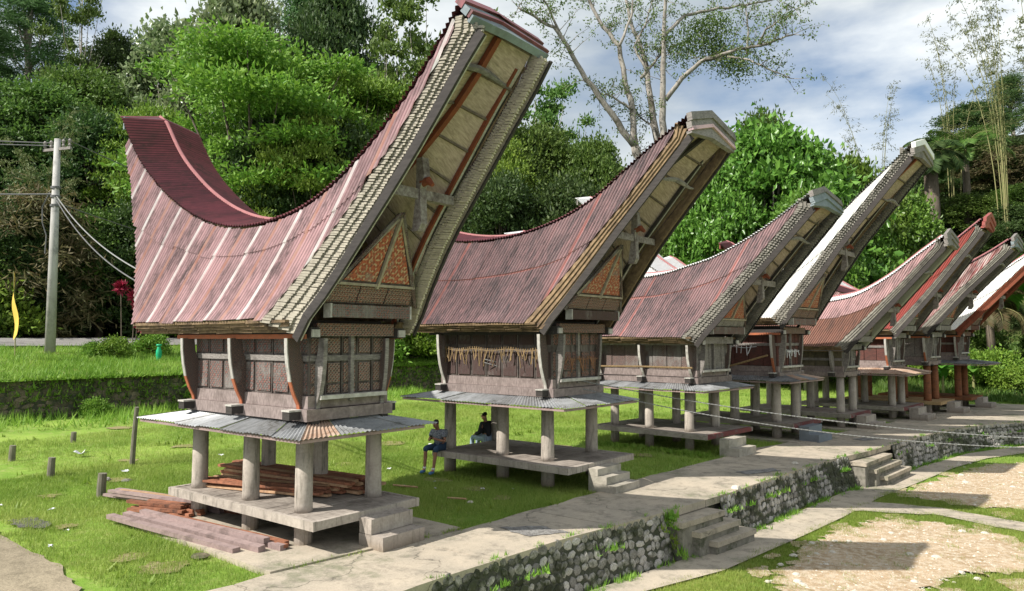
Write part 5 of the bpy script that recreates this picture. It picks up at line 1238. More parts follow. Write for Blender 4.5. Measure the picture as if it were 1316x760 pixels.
# ---- banana plants and taro leaves behind the farthest barn
def big_leaf_plant(x, y, h, n, label, seed, ll=1.2, wd=.34):
    g = float(ground_z(x, y)); Pm = thing('banana_plant', (x, y, g), 0, label, 'plant'); r_ = random.Random(seed)
    mb = MB(); mb.tube([(0, 0, -.1), (0, 0, h * .55)], [.09, .05], 'bamboo_culm', 7); mb.obj('stem', Pm)
    for i in range(n):
        a = i * 2.4; e0 = r_.uniform(.7, 1.3); p = Vector((0, 0, h * (.35 + .25 * r_.random()))); vs = []; L_ = ll * r_.uniform(.8, 1.15); K = 7
        for k in range(K + 1):
            f = k / K; wv = wd * math.sin(math.pi * min(.98, .08 + f * .92)) ** .7; s_ = Vector((-math.sin(a), math.cos(a), 0)) * wv
            vs += [p - s_ + Vector((0, 0, wv * .3)), p.copy(), p + s_ + Vector((0, 0, wv * .3))]
            p = p + Vector((math.cos(a) * math.cos(e0), math.sin(a) * math.cos(e0), math.sin(e0))) * L_ / K; e0 -= .28
        mb = MB(); mb.add(vs, [(3 * k + j, 3 * k + j + 1, 3 * k + j + 4, 3 * k + j + 3) for k in range(K) for j in (0, 1)], 'leaf_banana'); mb.obj('leaf', Pm, smooth=True)
    return Pm
big_leaf_plant(-7.0, 50.5, 2.6, 8, 'young banana plant right of the orange columns', 1)
big_leaf_plant(-5.6, 52.0, 2.0, 7, 'small banana plant on the slope near the right edge', 2)
big_leaf_plant(-3.9, 53.0, 1.7, 7, 'small banana plant at the right edge of the slope', 3, ll=.9)
big_leaf_plant(-36.2, 20.0, 1.7, 9, 'light green leafy plant before the rear stone wall', 4, ll=.75, wd=.16)
# ---- red leaved cordylines by the road bank
def cordyline(x, y, hs, label, seed):
    g = float(ground_z(x, y)); Pm = thing('red_leaved_plant', (x, y, g), 0, label, 'plant'); r_ = random.Random(seed)
    for i, h in enumerate(hs):
        ox, oy = r_.uniform(-.3, .3), r_.uniform(-.3, .3); mb = MB(); mb.tube([(ox, oy, 0), (ox * 1.4, oy * 1.4, h)], [.035, .025], 'bark_dark', 5); mb.obj('stem', Pm)
        n = 90; q = np.random.default_rng(seed * 7 + i); D_ = unit(q.normal(size=(n, 3)) + np.array([0, 0, .5])); C_ = np.array([ox * 1.4, oy * 1.4, h]) + D_ * .26 + q.normal(size=(n, 3)) * .05
        U_ = unit(np.cross(D_, q.normal(size=(n, 3)))); leaf_object('leaf_tuft', C_, D_, U_, .5, .12, 'red_leaf', Pm)
cordyline(-45.2, 20.7, (2.9, 3.9, 3.4), 'tall red leaved plants beside the road, left of the near barn', 2)
cordyline(-44.5, 21.3, (1.6, .5), 'shorter red leaved plant below the tall ones', 3)

# ------------------------------------------------------------------ utility pole, wires
px_, py_, pz = -44.96, 16.42, float(ground_z(-44.96, 16.42))
PO = thing('utility_pole', (px_, py_, pz), R(20), 'pale concrete utility pole with crossarm and insulators beside the road', 'utility pole')
mb = MB(); mb.tube([(0, 0, -.5), (0, 0, 6), (0, 0, 12.0)], [.27, .22, .16], 'pole_concrete', 14); mb.obj('pole_shaft', PO, smooth=True)
mb = MB(); mb.box(-1.0, 1.0, -.06, .06, 11.35, 11.5, 'grey_wood'); mb.obj('crossarm', PO)
for x in (-.9, -.45, .45, .9):
    mb = MB(); mb.tube([(x, 0, 11.5), (x, 0, 11.6), (x, 0, 11.68), (x, 0, 11.85), (x, 0, 11.95)], [.03, .09, .05, .10, .04], 'porcelain', 8); mb.obj('insulator', PO)
for z in (8.7, 8.2, 9.2):
    mb = MB(); mb.tube([(0, 0, z), (0, 0, z + .12)], .26, 'cable', 12); mb.obj('band_clamp', PO)
mb = MB(); mb.tube([(-.3, -.1, 9.0), (-.7, -.2, 8.2), (-.65, -.2, 7.3), (-.45, -.1, 6.6), (-.5, -.1, 5.6)], .035, 'cable', 5); mb.obj('cable_loop', PO)
def wire(pts, r, mat, label, sag=0, group=None, name='power_line', twist=False):
    """hanging cable from a to b with sag"""
    a, b = Vector(pts[0]), Vector(pts[1]); mb = MB(); n = 40; P = []
    for i in range(n + 1): f = i / n; p = a.lerp(b, f); p.z -= sag * 4 * f * (1 - f); P.append(p)
    if twist:
        n2 = 500
        for ph in (0, math.pi):
            Q = []
            for i in range(n2 + 1):
                f = i / n2 * n; j = min(int(f), n - 1); p = P[j].lerp(P[j + 1], f - j); an = i * .9 + ph; Q.append(p + Vector((0, math.cos(an), math.sin(an))) * r * .8)
            mb.tube(Q, r * .75, mat, 5)
    else: mb.tube(P, r, mat, 5)
    return mb.obj(name, None, label=label, category='cable', group=group)
pt_ = Vector((px_, py_, pz))
wire([pt_ + Vector((-.8, .0, 11.9)), (-75, -20, 17.5)], .035, 'cable', 'black wire from the pole top to the left edge, upper', 1.0)
wire([pt_ + Vector((-.4, .1, 11.7)), (-75, -19, 16.9)], .03, 'cable', 'black wire from the pole top to the left edge, lower', 1.0)
wire([pt_ + Vector((0, 0, 8.9)), (-70, -14, 14.2)], .045, 'cable', 'sagging cable from the middle of the pole to the left edge', 1.2)
wire([pt_ + Vector((.1, 0, 8.8)), (-14.5, 9.9, 4.3)], .028, 'cable_pale', 'upper pale service cable from the pole down to the nearest barn', 1.2)
wire([pt_ + Vector((.1, 0, 8.6)), (-14.4, 9.9, 4.15)], .028, 'cable', 'lower pale service cable from the pole down to the nearest barn', 1.5)
wire([pt_ + Vector((.9, 0, 11.9)), (-62, 60, 12)], .03, 'cable', 'thin wire from the pole top running right into the woods', 1.0)
wire([pt_ + Vector((.2, 0, 8.4)), (-60, 60, 9)], .03, 'cable', 'thin wire from the middle of the pole running right into the woods', 1.2)
wire([(-12.35, 14.66, 3.06), (.17, 21.93, 1.22)], .010, 'cable_pale', 'upper twisted cable crossing in front of the barns from the second barn', .38, twist=True)
wire([(-12.35, 14.64, 2.98), (.17, 21.9, 1.06)], .010, 'cable_pale', 'lower twisted cable crossing in front of the barns from the second barn', .55, twist=True)

# ------------------------------------------------------------------ flag, marker, posts
z_ = float(ground_z(-43.3, 14.6))
FL = thing('flag', (-43.6, 14.3, z_), 0, 'yellow pennant flag on a thin leaning stick at the left edge', 'flag')
mb = MB(); mb.tube([(0, 0, -.2), (-.05, 0, 2), (-.35, -.1, 4.6)], [.03, .025, .015], 'bamboo_culm', 5); mb.obj('flag_stick', FL)
mb = MB(); A = []; n = 12
for i in range(n + 1):
    f = i / n; z = 4.6 - 3.3 * f; x0 = -.35 + .32 * f; wdt = .06 + .75 * f if f < .9 else .75 - 5 * (f - .9)
    for k in range(3): A.append((x0 + wdt * k / 2, -.1 + .07 * math.sin(f * 9 + k), z - .14 * k))
mb.add(A, [(3 * i + k, 3 * i + 3 + k, 3 * i + 4 + k, 3 * i + 1 + k) for i in range(n) for k in (0, 1)], 'flag_yellow'); mb.obj('flag_cloth', FL, smooth=True)
z_ = float(ground_z(-41.75, 20.84))
GM = thing('garden_marker', (-41.75, 20.84, z_), 0, 'bright green plastic bottle-shaped marker on the grass bank', 'marker')
mb = MB(); mb.tube([(0, 0, -.02), (0, 0, .03), (0, 0, .35), (0, 0, .6), (0, 0, .75), (0, 0, .86)], [.10, .10, .16, .15, .09, .09], 'plastic_green', 14); mb.obj('marker_body', GM, smooth=True)
mb = MB(); mb.tube([(0, 0, .86), (0, 0, .90), (0, 0, .97)], [.13, .15, .13], 'plastic_green', 14); mb.obj('marker_cap', GM, smooth=True)
for (x, y, h, r, l) in ((-25.38, 8.35, .42, .09, 'short wooden stump post nearest the left edge'), (-21.46, 7.96, .50, .09, 'middle wooden stump post on the lawn, left of the biggest stump'), (-17.93, 7.71, .52, .10, 'thickest wooden stump post, nearest the timber'), (-28.06, 11.08, .34, .09, 'smallest wooden stump post, farthest back on the lawn')):
    mb = MB(); n = 10; mb.tube([(0, 0, -.1), (.01, 0, h * .5), (.02, .01, h)], [r * 1.05, r, r * .95], 'post_wood', n); mb.obj('stump_post', None, label=l, category='post', loc=None).location = (x, y, 0)
mb = MB(); mb.tube([(0, 0, -.1), (.08, .0, .8), (.2, 0, 1.65)], [.075, .07, .06], 'post_wood', 9); o = mb.obj('wooden_post', None, label='tall leaning wooden post behind the left corner of the tin skirt', category='post'); o.location = (-21.6, 10.1, 0)

# ------------------------------------------------------------------ timber under and beside the nearest barn
def plank(a, b, w_, h_, mat, label, group, roll=0):
    a, b = Vector(a), Vector(b); mid = (a + b) / 2; d = (b - a); ln = d.length; mb = MB()
    v = [(sx * ln / 2 + rnd.uniform(-.03, .03), sy * w_ / 2, sz * h_ / 2) for sx in (-1, 1) for sy in (-1, 1) for sz in (-1, 1)]
    K = 4; vs = []
    for k in range(K + 1):
        x = -ln / 2 + ln * k / K; bend = rnd.uniform(-.006, .006)
        vs += [(x, -w_ / 2 + rnd.uniform(-.004, .004), -h_ / 2 + bend), (x, w_ / 2 + rnd.uniform(-.004, .004), -h_ / 2 + bend), (x, w_ / 2, h_ / 2 + bend), (x, -w_ / 2, h_ / 2 + bend)]
    fs = [(k * 4 + j, k * 4 + (j + 1) % 4, k * 4 + 4 + (j + 1) % 4, k * 4 + 4 + j) for k in range(K) for j in range(4)] + [(3, 2, 1, 0), (K * 4, K * 4 + 1, K * 4 + 2, K * 4 + 3)]
    mb.add(vs, fs, mat); o = mb.obj('timber_plank', None, label=label, category='plank', group=group)
    o.location = mid; o.rotation_euler = (roll, -math.asin(max(-1, min(1, d.z / ln))), math.atan2(d.y, d.x)); return o
def stack(x0, x1, y0, z0, nrow, per_, w_, h_, skew, label, group, mats=('timber_red', 'timber_pale', 'timber_red')):
    for r_ in range(nrow):
        for k in range(per_ - r_ // 2):
            y = y0 + (k + .3 * (r_ % 2)) * (w_ + .012) + rnd.uniform(-.02, .02); j0, j1 = rnd.uniform(-.28, .28), rnd.uniform(-.28, .28)
            plank((x0 + j0, y + rnd.uniform(-.05, .05), z0 + h_ * (r_ + .5) + .004 * r_), (x1 + j1, y + skew + rnd.uniform(-.05, .05), z0 + h_ * (r_ + .5) + .004 * r_ + .01), w_, h_ * .93, rnd.choice(mats), label, group, roll=rnd.uniform(-.06, .06))
stack(-15.1, -11.2, 9.0, .625, 4, 6, .13, .055, .35, 'reddish plank stacked at the back of the near barn platform', 'planks stacked at the back of the platform')
stack(-14.2, -11.6, 8.05, .625, 3, 5, .13, .045, .75, 'orange-brown plank stacked at the front of the near barn platform', 'planks stacked at the front of the platform', ('timber_red', 'timber_pale'))
stack(-17.4, -13.8, 7.62, .06, 3, 3, .12, .06, .75, 'long thin plank lying on the grass left of the platform', 'long planks on the grass', ('timber_pale', 'timber_red', 'timber_mauve'))
stack(-15.6, -14.3, 7.35, .07, 3, 4, .12, .06, .35, 'short red plank piled beside the platform', 'short red planks beside the platform', ('timber_red',))
plank((-15.35, 6.78, .105), (-11.25, 7.0, .105), .15, .08, 'timber_mauve', 'frontmost long mauve beam on the pad, lying flat', None)
plank((-15.2, 7.02, .12), (-10.95, 7.28, .11), .14, .10, 'timber_mauve', 'second long mauve beam, just behind the frontmost one', None, roll=.1)
plank((-14.8, 7.15, .20), (-11.1, 7.47, .19), .13, .09, 'timber_mauve', 'long mauve beam lying on top of the others', None)
plank((-14.6, 7.30, .11), (-10.75, 7.55, .11), .12, .09, 'timber_mauve', 'rear long mauve beam on the pad, in the shade', None)
plank((-14.3, 7.45, .13), (-10.9, 7.72, .12), .12, .08, 'timber_red', 'narrow red beam at the back of the long mauve beams', None)
plank((-12.2, 7.62, .12), (-10.75, 7.60, .12), .10, .06, 'timber_red', 'short dark red offcut at the right end of the mauve beams', None)

# ------------------------------------------------------------------ garlands, bamboo rails, rocks, litter
def garland(H, x0, x1, y, z, n, mat, label, drop=.28, front=False):
    base = H.matrix_world if False else Matrix.LocRotScale(H.location, H.rotation_euler, None)
    Gd = link('straw_garland', None, None, H.location, H.rotation_euler, label=label, category='garland')
    mb = MB(); P = []
    for i in range(n + 1):
        f = i / n; u = x0 + (x1 - x0) * f; p = (u, y, z - .05 * math.sin(f * math.pi * 3) ** 2) if not front else (y, u, z - .04 * math.sin(f * 9) ** 2); P.append(p)
    mb.tube(P, .012, mat, 4); mb.obj('cord', Gd)
    for i in range(n):
        p = Vector(P[i]); d = drop * rnd.uniform(.4, 1.3); t = rnd.uniform(-.15, .15)
        mb = MB(); q = p + ((Vector((t, -.02, -d))) if not front else Vector((.02, t, -d)))
        mb.bar(p + Vector((0, 0, .06)), q, .022 * rnd.uniform(.6, 1.6), .012, mat, up=(0, -1, 0) if not front else (1, 0, 0)); mb.obj('straw_strip', Gd)
garland(B2, -2.2, 1.25, -1.10, 3.33, 44, 'straw', 'row of dried straw strips on the long wall of the second barn', .34)
garland(B2, -.55, .75, 1.60, 3.1, 14, 'straw_orange', 'orange straw strips hanging on the front of the second barn', .26, front=True)
garland(B4, -.5, .6, 1.78, 3.15, 9, 'litter', 'white strips hanging on the front of the fourth barn', .2, front=True)
garland(B4, -1.8, .9, -1.08, 3.3, 14, 'litter', 'white strips on the long wall of the fourth barn', .22)
def rail(H, a, b, r, mat, label):
    mtx = Matrix.Translation(H.location) @ H.rotation_euler.to_matrix().to_4x4(); A_, B_ = mtx @ Vector(a), mtx @ Vector(b); mb = MB(); c0 = (A_ + B_) / 2
    mb.tube([A_ - c0, (A_ + B_) / 2 - c0 + Vector((0, 0, .02)), B_ - c0], r, mat, 7); o = mb.obj('bamboo_rail', None, label=label, category='bamboo pole'); o.location = c0
rail(B3, (-2.5, -1.42, 2.62), (1.6, -1.42, 2.66), .035, 'straw', 'horizontal bamboo pole along the side of the third barn')
rail(B4, (-1.2, -1.75, 2.15), (1.5, -1.5, 3.0), .035, 'straw', 'slanting bamboo pole leaning before the fourth barn')
def rock(x, y, z, s, label, mat='white_stone', flat=.6, group=None):
    mb = MB(); n = 7; vs = []
    for (rr, zz) in ((.8, -.1), (1.0, .25), (.6, .8)):
        for k in range(n): a = k * 6.283 / n; q = rr * rnd.uniform(.75, 1.15); vs.append((math.cos(a) * q * s, math.sin(a) * q * s, zz * s * flat))
    vs.append((0, 0, .95 * s * flat)); fs = [(r_ * n + k, r_ * n + (k + 1) % n, (r_ + 1) * n + (k + 1) % n, (r_ + 1) * n + k) for r_ in (0, 1) for k in range(n)] + [(2 * n + k, 2 * n + (k + 1) % n, 3 * n) for k in range(n)]
    mb.add(vs, fs, mat); o = mb.obj('rock', None, label=label, category='rock', group=group); o.location = (x, y, z); return o
for i in range(46):
    a = (rnd.uniform(-4.9, -1.2), rnd.uniform(13.3, 20.5)) if i % 3 else (rnd.uniform(-5.1, -4.3), rnd.uniform(13.8, 18))
    rock(a[0], a[1], LOW, rnd.uniform(.03, .10), 'pale rock lying on the near dirt patch', group='pale rocks on the near dirt patch')
for i in range(16):
    rock(rnd.uniform(-4.2, -1.4), rnd.uniform(23.8, 31.5), LOW, rnd.uniform(.04, .12), 'pale rock lying on the far dirt patch', group='pale rocks on the far dirt patch')
rock(-11.72, 6.62, .0, .17, 'flat brown rock in the grass below the timber', 'stone_brown', .35)
rock(-10.85, 12.40, .0, .08, 'pale stone in the shade below the second barn', 'white_stone', .6)
rock(-6.75, 21.7, .03, .10, 'white stone on the wall top near the far steps', 'white_stone', .8)
rock(-6.72, 17.2, .03, .13, 'white stone on the wall top by the near steps', 'white_stone', .9)
rock(-19.8, 8.6, 0, .16, 'dark stone beside the thickest stump', 'stone', .6)
rock(-19.3, 8.9, 0, .13, 'smaller dark stone beside the thickest stump', 'stone', .5)
def litter(x, y, s, z=0.03):
    mb = MB(); vs = []; n = 4
    for i in range(n):
        for j in range(n): vs.append(((i - 1.5) * s / 2.6 + rnd.uniform(-.25, .25) * s, (j - 1.5) * s / 4 + rnd.uniform(-.2, .2) * s, rnd.uniform(0, .5) * s))
    mb.add(vs, [(i * n + j, i * n + n + j, i * n + n + 1 + j, i * n + j + 1) for i in range(n - 1) for j in range(n - 1)], 'litter'); o = mb.obj('litter_scrap', None, label='crumpled white plastic scrap lying on the lawn', category='litter', group='white plastic scraps on the lawn'); o.location = (x, y, z); o.rotation_euler = (0, 0, rnd.uniform(0, 6))
for (x, y, s) in ((-24.5, 9.9, .34), (-21, 12.5, .12), (-17.2, 6.4, .1), (-15.1, 5.9, .07), (-18.5, 5.9, .08), (-14.2, 5.3, .09), (-23, 15, .2), (-19.5, 14.2, .18), (-16.8, 12.9, .14), (-15.2, 14.0, .12), (-13.2, 12.6, .08), (-12.4, 12.9, .08), (-13.0, 13.5, .07), (-11.5, 13.6, .07), (-12.8, 11.6, .10), (-10.9, 14.0, .06), (-28, 16, .25), (-26, 21, .3), (-17.5, 18, .15), (-20.5, 9.4, .14)): litter(x, y, s)
# small sticks on the lawn
for (x, y, a, l, t) in ((-11.2, 12.35, .3, .45, 'short pale stick beside the pale stone in the shade'), (-13.6, 11.6, 1.1, .5, 'thin stick in the grass behind the nearest barn'), (-13.1, 12.6, .2, .7, 'longer stick in the grass behind the nearest barn')):
    mb = MB(); mb.tube([(-l / 2, 0, 0), (l / 2, 0, .01)], .025, 'timber_pale', 6); o = mb.obj('stick', None, label=t, category='stick'); o.location = (x, y, .05); o.rotation_euler = (0, 0, a)

# ------------------------------------------------------------------ other houses behind, only their tips show
def back_house(x, y, h, s, label, rz):
    Hh = thing('hill_house', (x, y, 0), rz, label, 'house')
    mb = MB(); mb.box(-1.2 * s, 1.2 * s, -1.0 * s, 1.0 * s, -.1, h, 'wall_white'); mb.obj('wall', Hh)
    for sx in (-1, 1):
        mb = MB(); mb.prism([(sx * 1.2 * s, -1.0 * s, h), (sx * 1.2 * s, 1.0 * s, h), (sx * 1.2 * s, 0, h + .8 * s)], (-sx * .1, 0, 0), 'wall_white'); mb.obj('gable', Hh)
    for sd in (-1, 1):
        mb = MB(); mb.prism([(-1.6 * s, 0, h + .9 * s), (1.6 * s, 0, h + .9 * s), (1.6 * s, sd * 1.35 * s, h - .12 * s), (-1.6 * s, sd * 1.35 * s, h - .12 * s)], (0, 0, .14 * s), 'roof_brown'); mb.obj('roof', Hh)
    return Hh
back_house(-31.6, 51.4, 13.2, .8, 'white walled house, its small brown roof peeking over the second barn ridge', R(-25))
back_house(-23.3, 55.4, 10.0, .85, 'white walled house, its brown roof peeking over the third barn ridge', R(25))

# ------------------------------------------------------------------ people
def skin_body(name, parent, chains, mat, sub=2):
    """chains: list of lists of (x,y,z,r); points shared by equal coordinates join into one surface"""
    vs, es, rs, idx = [], [], [], {}
    for ch in chains:
        prev = None
        for (x, y, z, r) in ch:
            k = (round(x, 4), round(y, 4), round(z, 4))
            if k not in idx: idx[k] = len(vs); vs.append((x, y, z)); rs.append(r)
            i = idx[k]
            if prev is not None and prev != i: es.append((prev, i))
            prev = i
    me = bpy.data.meshes.new(name); me.from_pydata(vs, es, []); me.materials.append(M[mat]); me.update()
    o = link(name, me, parent)
    md = o.modifiers.new('skin', 'SKIN'); md.use_smooth_shade = True
    sv = me.skin_vertices[0].data
    for i, r in enumerate(rs):
        sv[i].radius = (r, r) if not isinstance(r, tuple) else r; sv[i].use_root = (i == 0)
    s = o.modifiers.new('sub', 'SUBSURF'); s.levels = sub; s.render_levels = sub
    return o
def fingers(h, d, side, curl, up):
    """five finger chains from palm point h along direction d; side is the thumb side"""
    h, d, side, up = Vector(h), Vector(d).normalized(), Vector(side).normalized(), Vector(up).normalized(); out_ = []
    for k, (off, ln) in enumerate(((.028, .072), (.010, .082), (-.009, .076), (-.027, .060))):
        b = h + side * off + d * .035; m = b + d * ln * .5 + up * -curl * .012; e_ = m + (d * (1 - curl * .6) - up * curl).normalized() * ln * .5
        out_.append([(*h, .022), (*b, .010), (*m, .009), (*e_, .007)])
    t0 = h + side * .03; t1 = t0 + (side * .7 + d * .7).normalized() * .035; t2 = t1 + (d * .8 - up * .4).normalized() * .032
    out_.append([(*h, .022), (*t0, .013), (*t1, .011), (*t2, .008)]); return out_
def make_person(loc, rz, label, pose):
    """seated figure facing +x, origin on the seat edge under the pelvis"""
    Pn = thing('person', loc, rz, label, 'person'); p = pose
    hip, kn, ank = p['hip'], p['knee'], p['ankle']; ch = []
    pel = (-.02, 0, .10, .115); bel = (-.03 + p['lean'] * .12, 0, .24, .115); chest = (-.03 + p['lean'] * .3, 0, .42, .135); nb = (-.02 + p['lean'] * .42, 0, .55, .06); nk = (.0 + p['lean'] * .48, 0, .62, .052)
    hd = (nk[0] + .025 + p['head'] * .04, 0, .70 - p['head'] * .01); ht = (hd[0] - .005 + p['head'] * .03, 0, .79)
    torso = [pel, bel, chest, nb]
    ch.append(torso + [nk, (*hd, .085), (*ht, .082)])
    ch.append([(*hd, .085), (hd[0] + .075, 0, hd[2] - .055, .035)])
    shirt = [torso[:3] + [(nb[0], 0, nb[2] - .02, .075)]]; legs = []
    for s, sd in ((-1, 'l'), (1, 'r')):
        sh = (chest[0] + .01, s * .17, .50, .058); el_, hn = p['elbow'][sd], p['hand'][sd]
        mid_a = tuple((sh[i] + el_[i]) / 2 for i in range(3)); fa = tuple(el_[i] * .55 + hn[i] * .45 for i in range(3))
        ch.append([chest, sh, (*mid_a, .045), (*el_, .038), (*fa, .034), (*hn, .026)])
        d = Vector(hn) - Vector(el_); side = Vector((0, -s, .6)); up = Vector(p.get('palm_up', (0, 0, 1)))
        for f in fingers(hn, d, side - d.normalized() * side.dot(d.normalized()), p['curl'], up): ch.append([(*hn, .026)] + f[1:])
        up_ = el_ if p.get('long') else tuple(sh[i] * .35 + el_[i] * .65 for i in range(3)); cuff = tuple(hn[i] * .85 + el_[i] * .15 for i in range(3))
        shirt.append([chest, (sh[0], sh[1], sh[2], .072), (*up_, .052 if p.get('long') else .060)] + ([(*fa, .046), (*cuff, .036)] if p.get('long') else []))
        hj = (.0, s * .09, .09, .095); k = kn[sd]; a = ank[sd]; th = tuple(hj[i] * .5 + k[i] * .5 for i in range(3)); cf = tuple(k[i] * .65 + a[i] * .35 for i in range(3))
        ch.append([pel, hj, (*th, .078), (*k, .056), (cf[0] - .015, cf[1], cf[2], .055), (*a, .036), (a[0] + .10, a[1], a[2] - .055, .035), (a[0] + .17, a[1], a[2] - .06, .03)])
        e_ = tuple(k[i] * .8 + a[i] * .2 for i in range(3)) if p.get('shorts') else tuple(a[i] * .9 + k[i] * .1 for i in range(3))
        legs.append([(pel[0], 0, pel[2] - .0, .125), hj[:3] + (.11,), (*th, .098), (*k, .080), (*e_, .078 if p.get('shorts') else .055)])
    skin_body('body', Pn, ch, 'skin')
    skin_body('shirt', Pn, [[(x, y, z, r + .018) for x, y, z, r in c_] for c_ in shirt], p['shirt'])
    skin_body('shorts' if p.get('shorts') else 'trousers', Pn, legs, p['pants'])
    for s, sd in ((-1, 'l'), (1, 'r')):
        a = ank[sd]
        skin_body('shoe', Pn, [[(a[0] - .03, a[1], a[2] - .045, .046), (a[0] + .06, a[1], a[2] - .06, .047), (a[0] + .16, a[1], a[2] - .065, .042), (a[0] + .20, a[1], a[2] - .065, .03)]], p['shoe'])
        mb = MB(); mb.tube([(a[0], a[1], a[2] - .02), (a[0] - .002, a[1], a[2] + .05)], .045, 'sock', 10); mb.obj('sock', Pn, smooth=True)
    # head details: hair or cap, ears, nose, eyes
    hx, hz = (hd[0] + ht[0]) / 2, (hd[2] + ht[2]) / 2
    skin_body('hair', Pn, [[(hx - .04, 0, hz - .03, .078), (hx - .022, 0, hz + .035, .088), (hx + .012, 0, hz + .062, .078)]], 'hair')
    for s in (-1, 1):
        mb = MB(); mb.tube([(hx + .0, s * .082, hz - .03), (hx + .0, s * .094, hz - .01), (hx + .0, s * .084, hz + .012)], [.010, .014, .010], 'skin', 6); mb.obj('ear', Pn, smooth=True)
        mb = MB(); mb.tube([(hx + .072, s * .030, hz - .012), (hx + .084, s * .030, hz - .012)], .011, 'sock', 8); e_ = mb.obj('eye', Pn); mb = MB(); mb.tube([(hx + .084, s * .030, hz - .012), (hx + .087, s * .030, hz - .012)], .006, 'hair', 6); mb.obj('pupil', e_)
    mb = MB(); mb.tube([(hx + .078, 0, hz + .0), (hx + .095, 0, hz - .03), (hx + .105, 0, hz - .042), (hx + .085, 0, hz - .05)], [.008, .011, .014, .008], 'skin', 7); mb.obj('nose', Pn, smooth=True)
    mb = MB(); mb.tube([(hx + .086, -.022, hz - .072), (hx + .094, 0, hz - .073), (hx + .086, .022, hz - .072)], .006, 'red_beam', 6); mb.obj('mouth', Pn)
    if p.get('cap'):
        skin_body('cap', Pn, [[(hx - .02, 0, hz + .03, .094), (hx + .0, 0, hz + .065, .085)]], 'shirt_dark')
        mb = MB(); mb.prism([(hx + .05, -.07, hz + .035), (hx + .15, -.055, hz + .02), (hx + .165, 0, hz + .02), (hx + .15, .055, hz + .02), (hx + .05, .07, hz + .035)], (0, 0, .012), 'shirt_dark'); mb.obj('cap_peak', Pn)
    return Pn
# man on the near rear corner of the second barn's platform, reading a phone
man = make_person((-13.9, 14.62, .60), R(-78), 'man in blue patterned shirt and denim shorts sitting on the platform corner with a phone',
    dict(hip=0, lean=.25, head=1.0, shorts=True, curl=1.0, shirt='shirt_pattern', pants='denim_dark', shoe='shoe_blue', palm_up=(0, 0, -1),
         knee=dict(l=(.42, -.17, .10), r=(.43, .15, .09)), ankle=dict(l=(.42, -.20, -.44), r=(.50, .12, -.44)),
         elbow=dict(l=(.12, -.25, .26), r=(.12, .25, .26)), hand=dict(l=(.34, -.06, .34), r=(.34, .06, .34))))
Ph = thing('phone', (0, 0, 0), 0, 'black smartphone held by the man on the platform corner', 'phone')
c_, s_ = math.cos(R(-78)), math.sin(R(-78)); lx, ly = .395, 0
Ph.location = (-13.9 + lx * c_ - ly * s_, 14.62 + lx * s_ + ly * c_, .60 + .385); Ph.rotation_euler = (0, R(-50), R(-78))
mb = MB(); mb.box(-.075, .075, -.037, .037, -.005, .005, 'dark_board'); mb.obj('phone_case', Ph)
mb = MB(); mb.box(-.068, .068, -.032, .032, .005, .007, 'hair'); mb.obj('phone_screen', Ph)
make_person((-14.02, 16.72, .61), R(178), 'man in black cap and dark long sleeved shirt sitting at the far platform edge',
    dict(hip=0, lean=.1, head=.3, cap=True, long=True, curl=.5, shirt='shirt_dark', pants='denim_pale', shoe='sock',
         knee=dict(l=(.43, -.12, .10), r=(.43, .12, .10)), ankle=dict(l=(.46, -.13, -.42), r=(.48, .13, -.42)),
         elbow=dict(l=(.02, -.25, .26), r=(.03, .25, .26)), hand=dict(l=(.30, -.16, .19), r=(.30, .17, .19))))

# ------------------------------------------------------------------ grass and weeds
nr = np.random.default_rng(9)
wally = np.array([p[1] for p in WALL]); wallxv = np.array([p[0] for p in WALL]); ey = np.array([p[0] for p in EDGE]); ex = np.array([p[1] for p in EDGE])
def inpoly(x, y, poly):
    c_ = np.zeros(len(x), bool); n = len(poly)
    for i in range(n):
        x1, y1 = poly[i]; x2, y2 = poly[(i + 1) % n]
        c_ ^= ((y1 > y) != (y2 > y)) & (x < (x2 - x1) * (y - y1) / (y2 - y1 + 1e-12) + x1)
    return c_
def blades(name, x, y, z, h, spread, nb, wd, mat, lean=.45, **kw):
    bias = .30 * np.sin(x * .55 + 1.7 * np.sin(y * .43)) * np.cos(y * .38 + np.sin(x * .6)) + .16 * np.sin(x * 2.3 + y) * np.cos(y * 1.9 - x * .7)
    n = len(x); spread = np.repeat(np.broadcast_to(spread, (n,)), nb); X_ = np.repeat(x, nb) + nr.normal(size=n * nb) * spread; Y_ = np.repeat(y, nb) + nr.normal(size=n * nb) * spread; Z_ = np.repeat(z, nb); H_ = np.repeat(h, nb) * nr.uniform(.5, 1.2, n * nb)
    a = nr.random(n * nb) * 6.283; l = np.abs(nr.normal(size=n * nb)) * lean
    D_ = unit(np.stack([np.cos(a) * l, np.sin(a) * l, np.ones(n * nb)], 1)); b = a + 1.57 + nr.normal(size=n * nb) * .5; U_ = np.stack([np.cos(b), np.sin(b), np.zeros(n * nb)], 1)
    C_ = np.stack([X_, Y_, Z_], 1) + D_ * H_[:, None] * .45
    leaf_object(name, C_, D_, U_, H_, np.maximum(wd * H_ / .1, .006), mat, None, tri=True, kind='stuff', bias=np.repeat(bias, nb), **kw)
def lawn_pts(n, x0, x1, y0, y1):
    x = nr.uniform(x0, x1, n); y = nr.uniform(y0, y1, n)
    ok = (x < np.interp(y, ey, ex) - .03 + .08 * np.sin(y * 3)) & (x > BANKX + .3)
    for (a, b, c_, d) in ((-15.3, -9.3, 6.8, 10.65),): ok &= ~((x > a) & (x < b) & (y > c_) & (y < d))
    ok &= ~((y < 5.05) & (x > -16.0)) & ~((x < -15.9) & (y < 5.5))
    return x[ok], y[ok]
gx_, gy_ = [], []
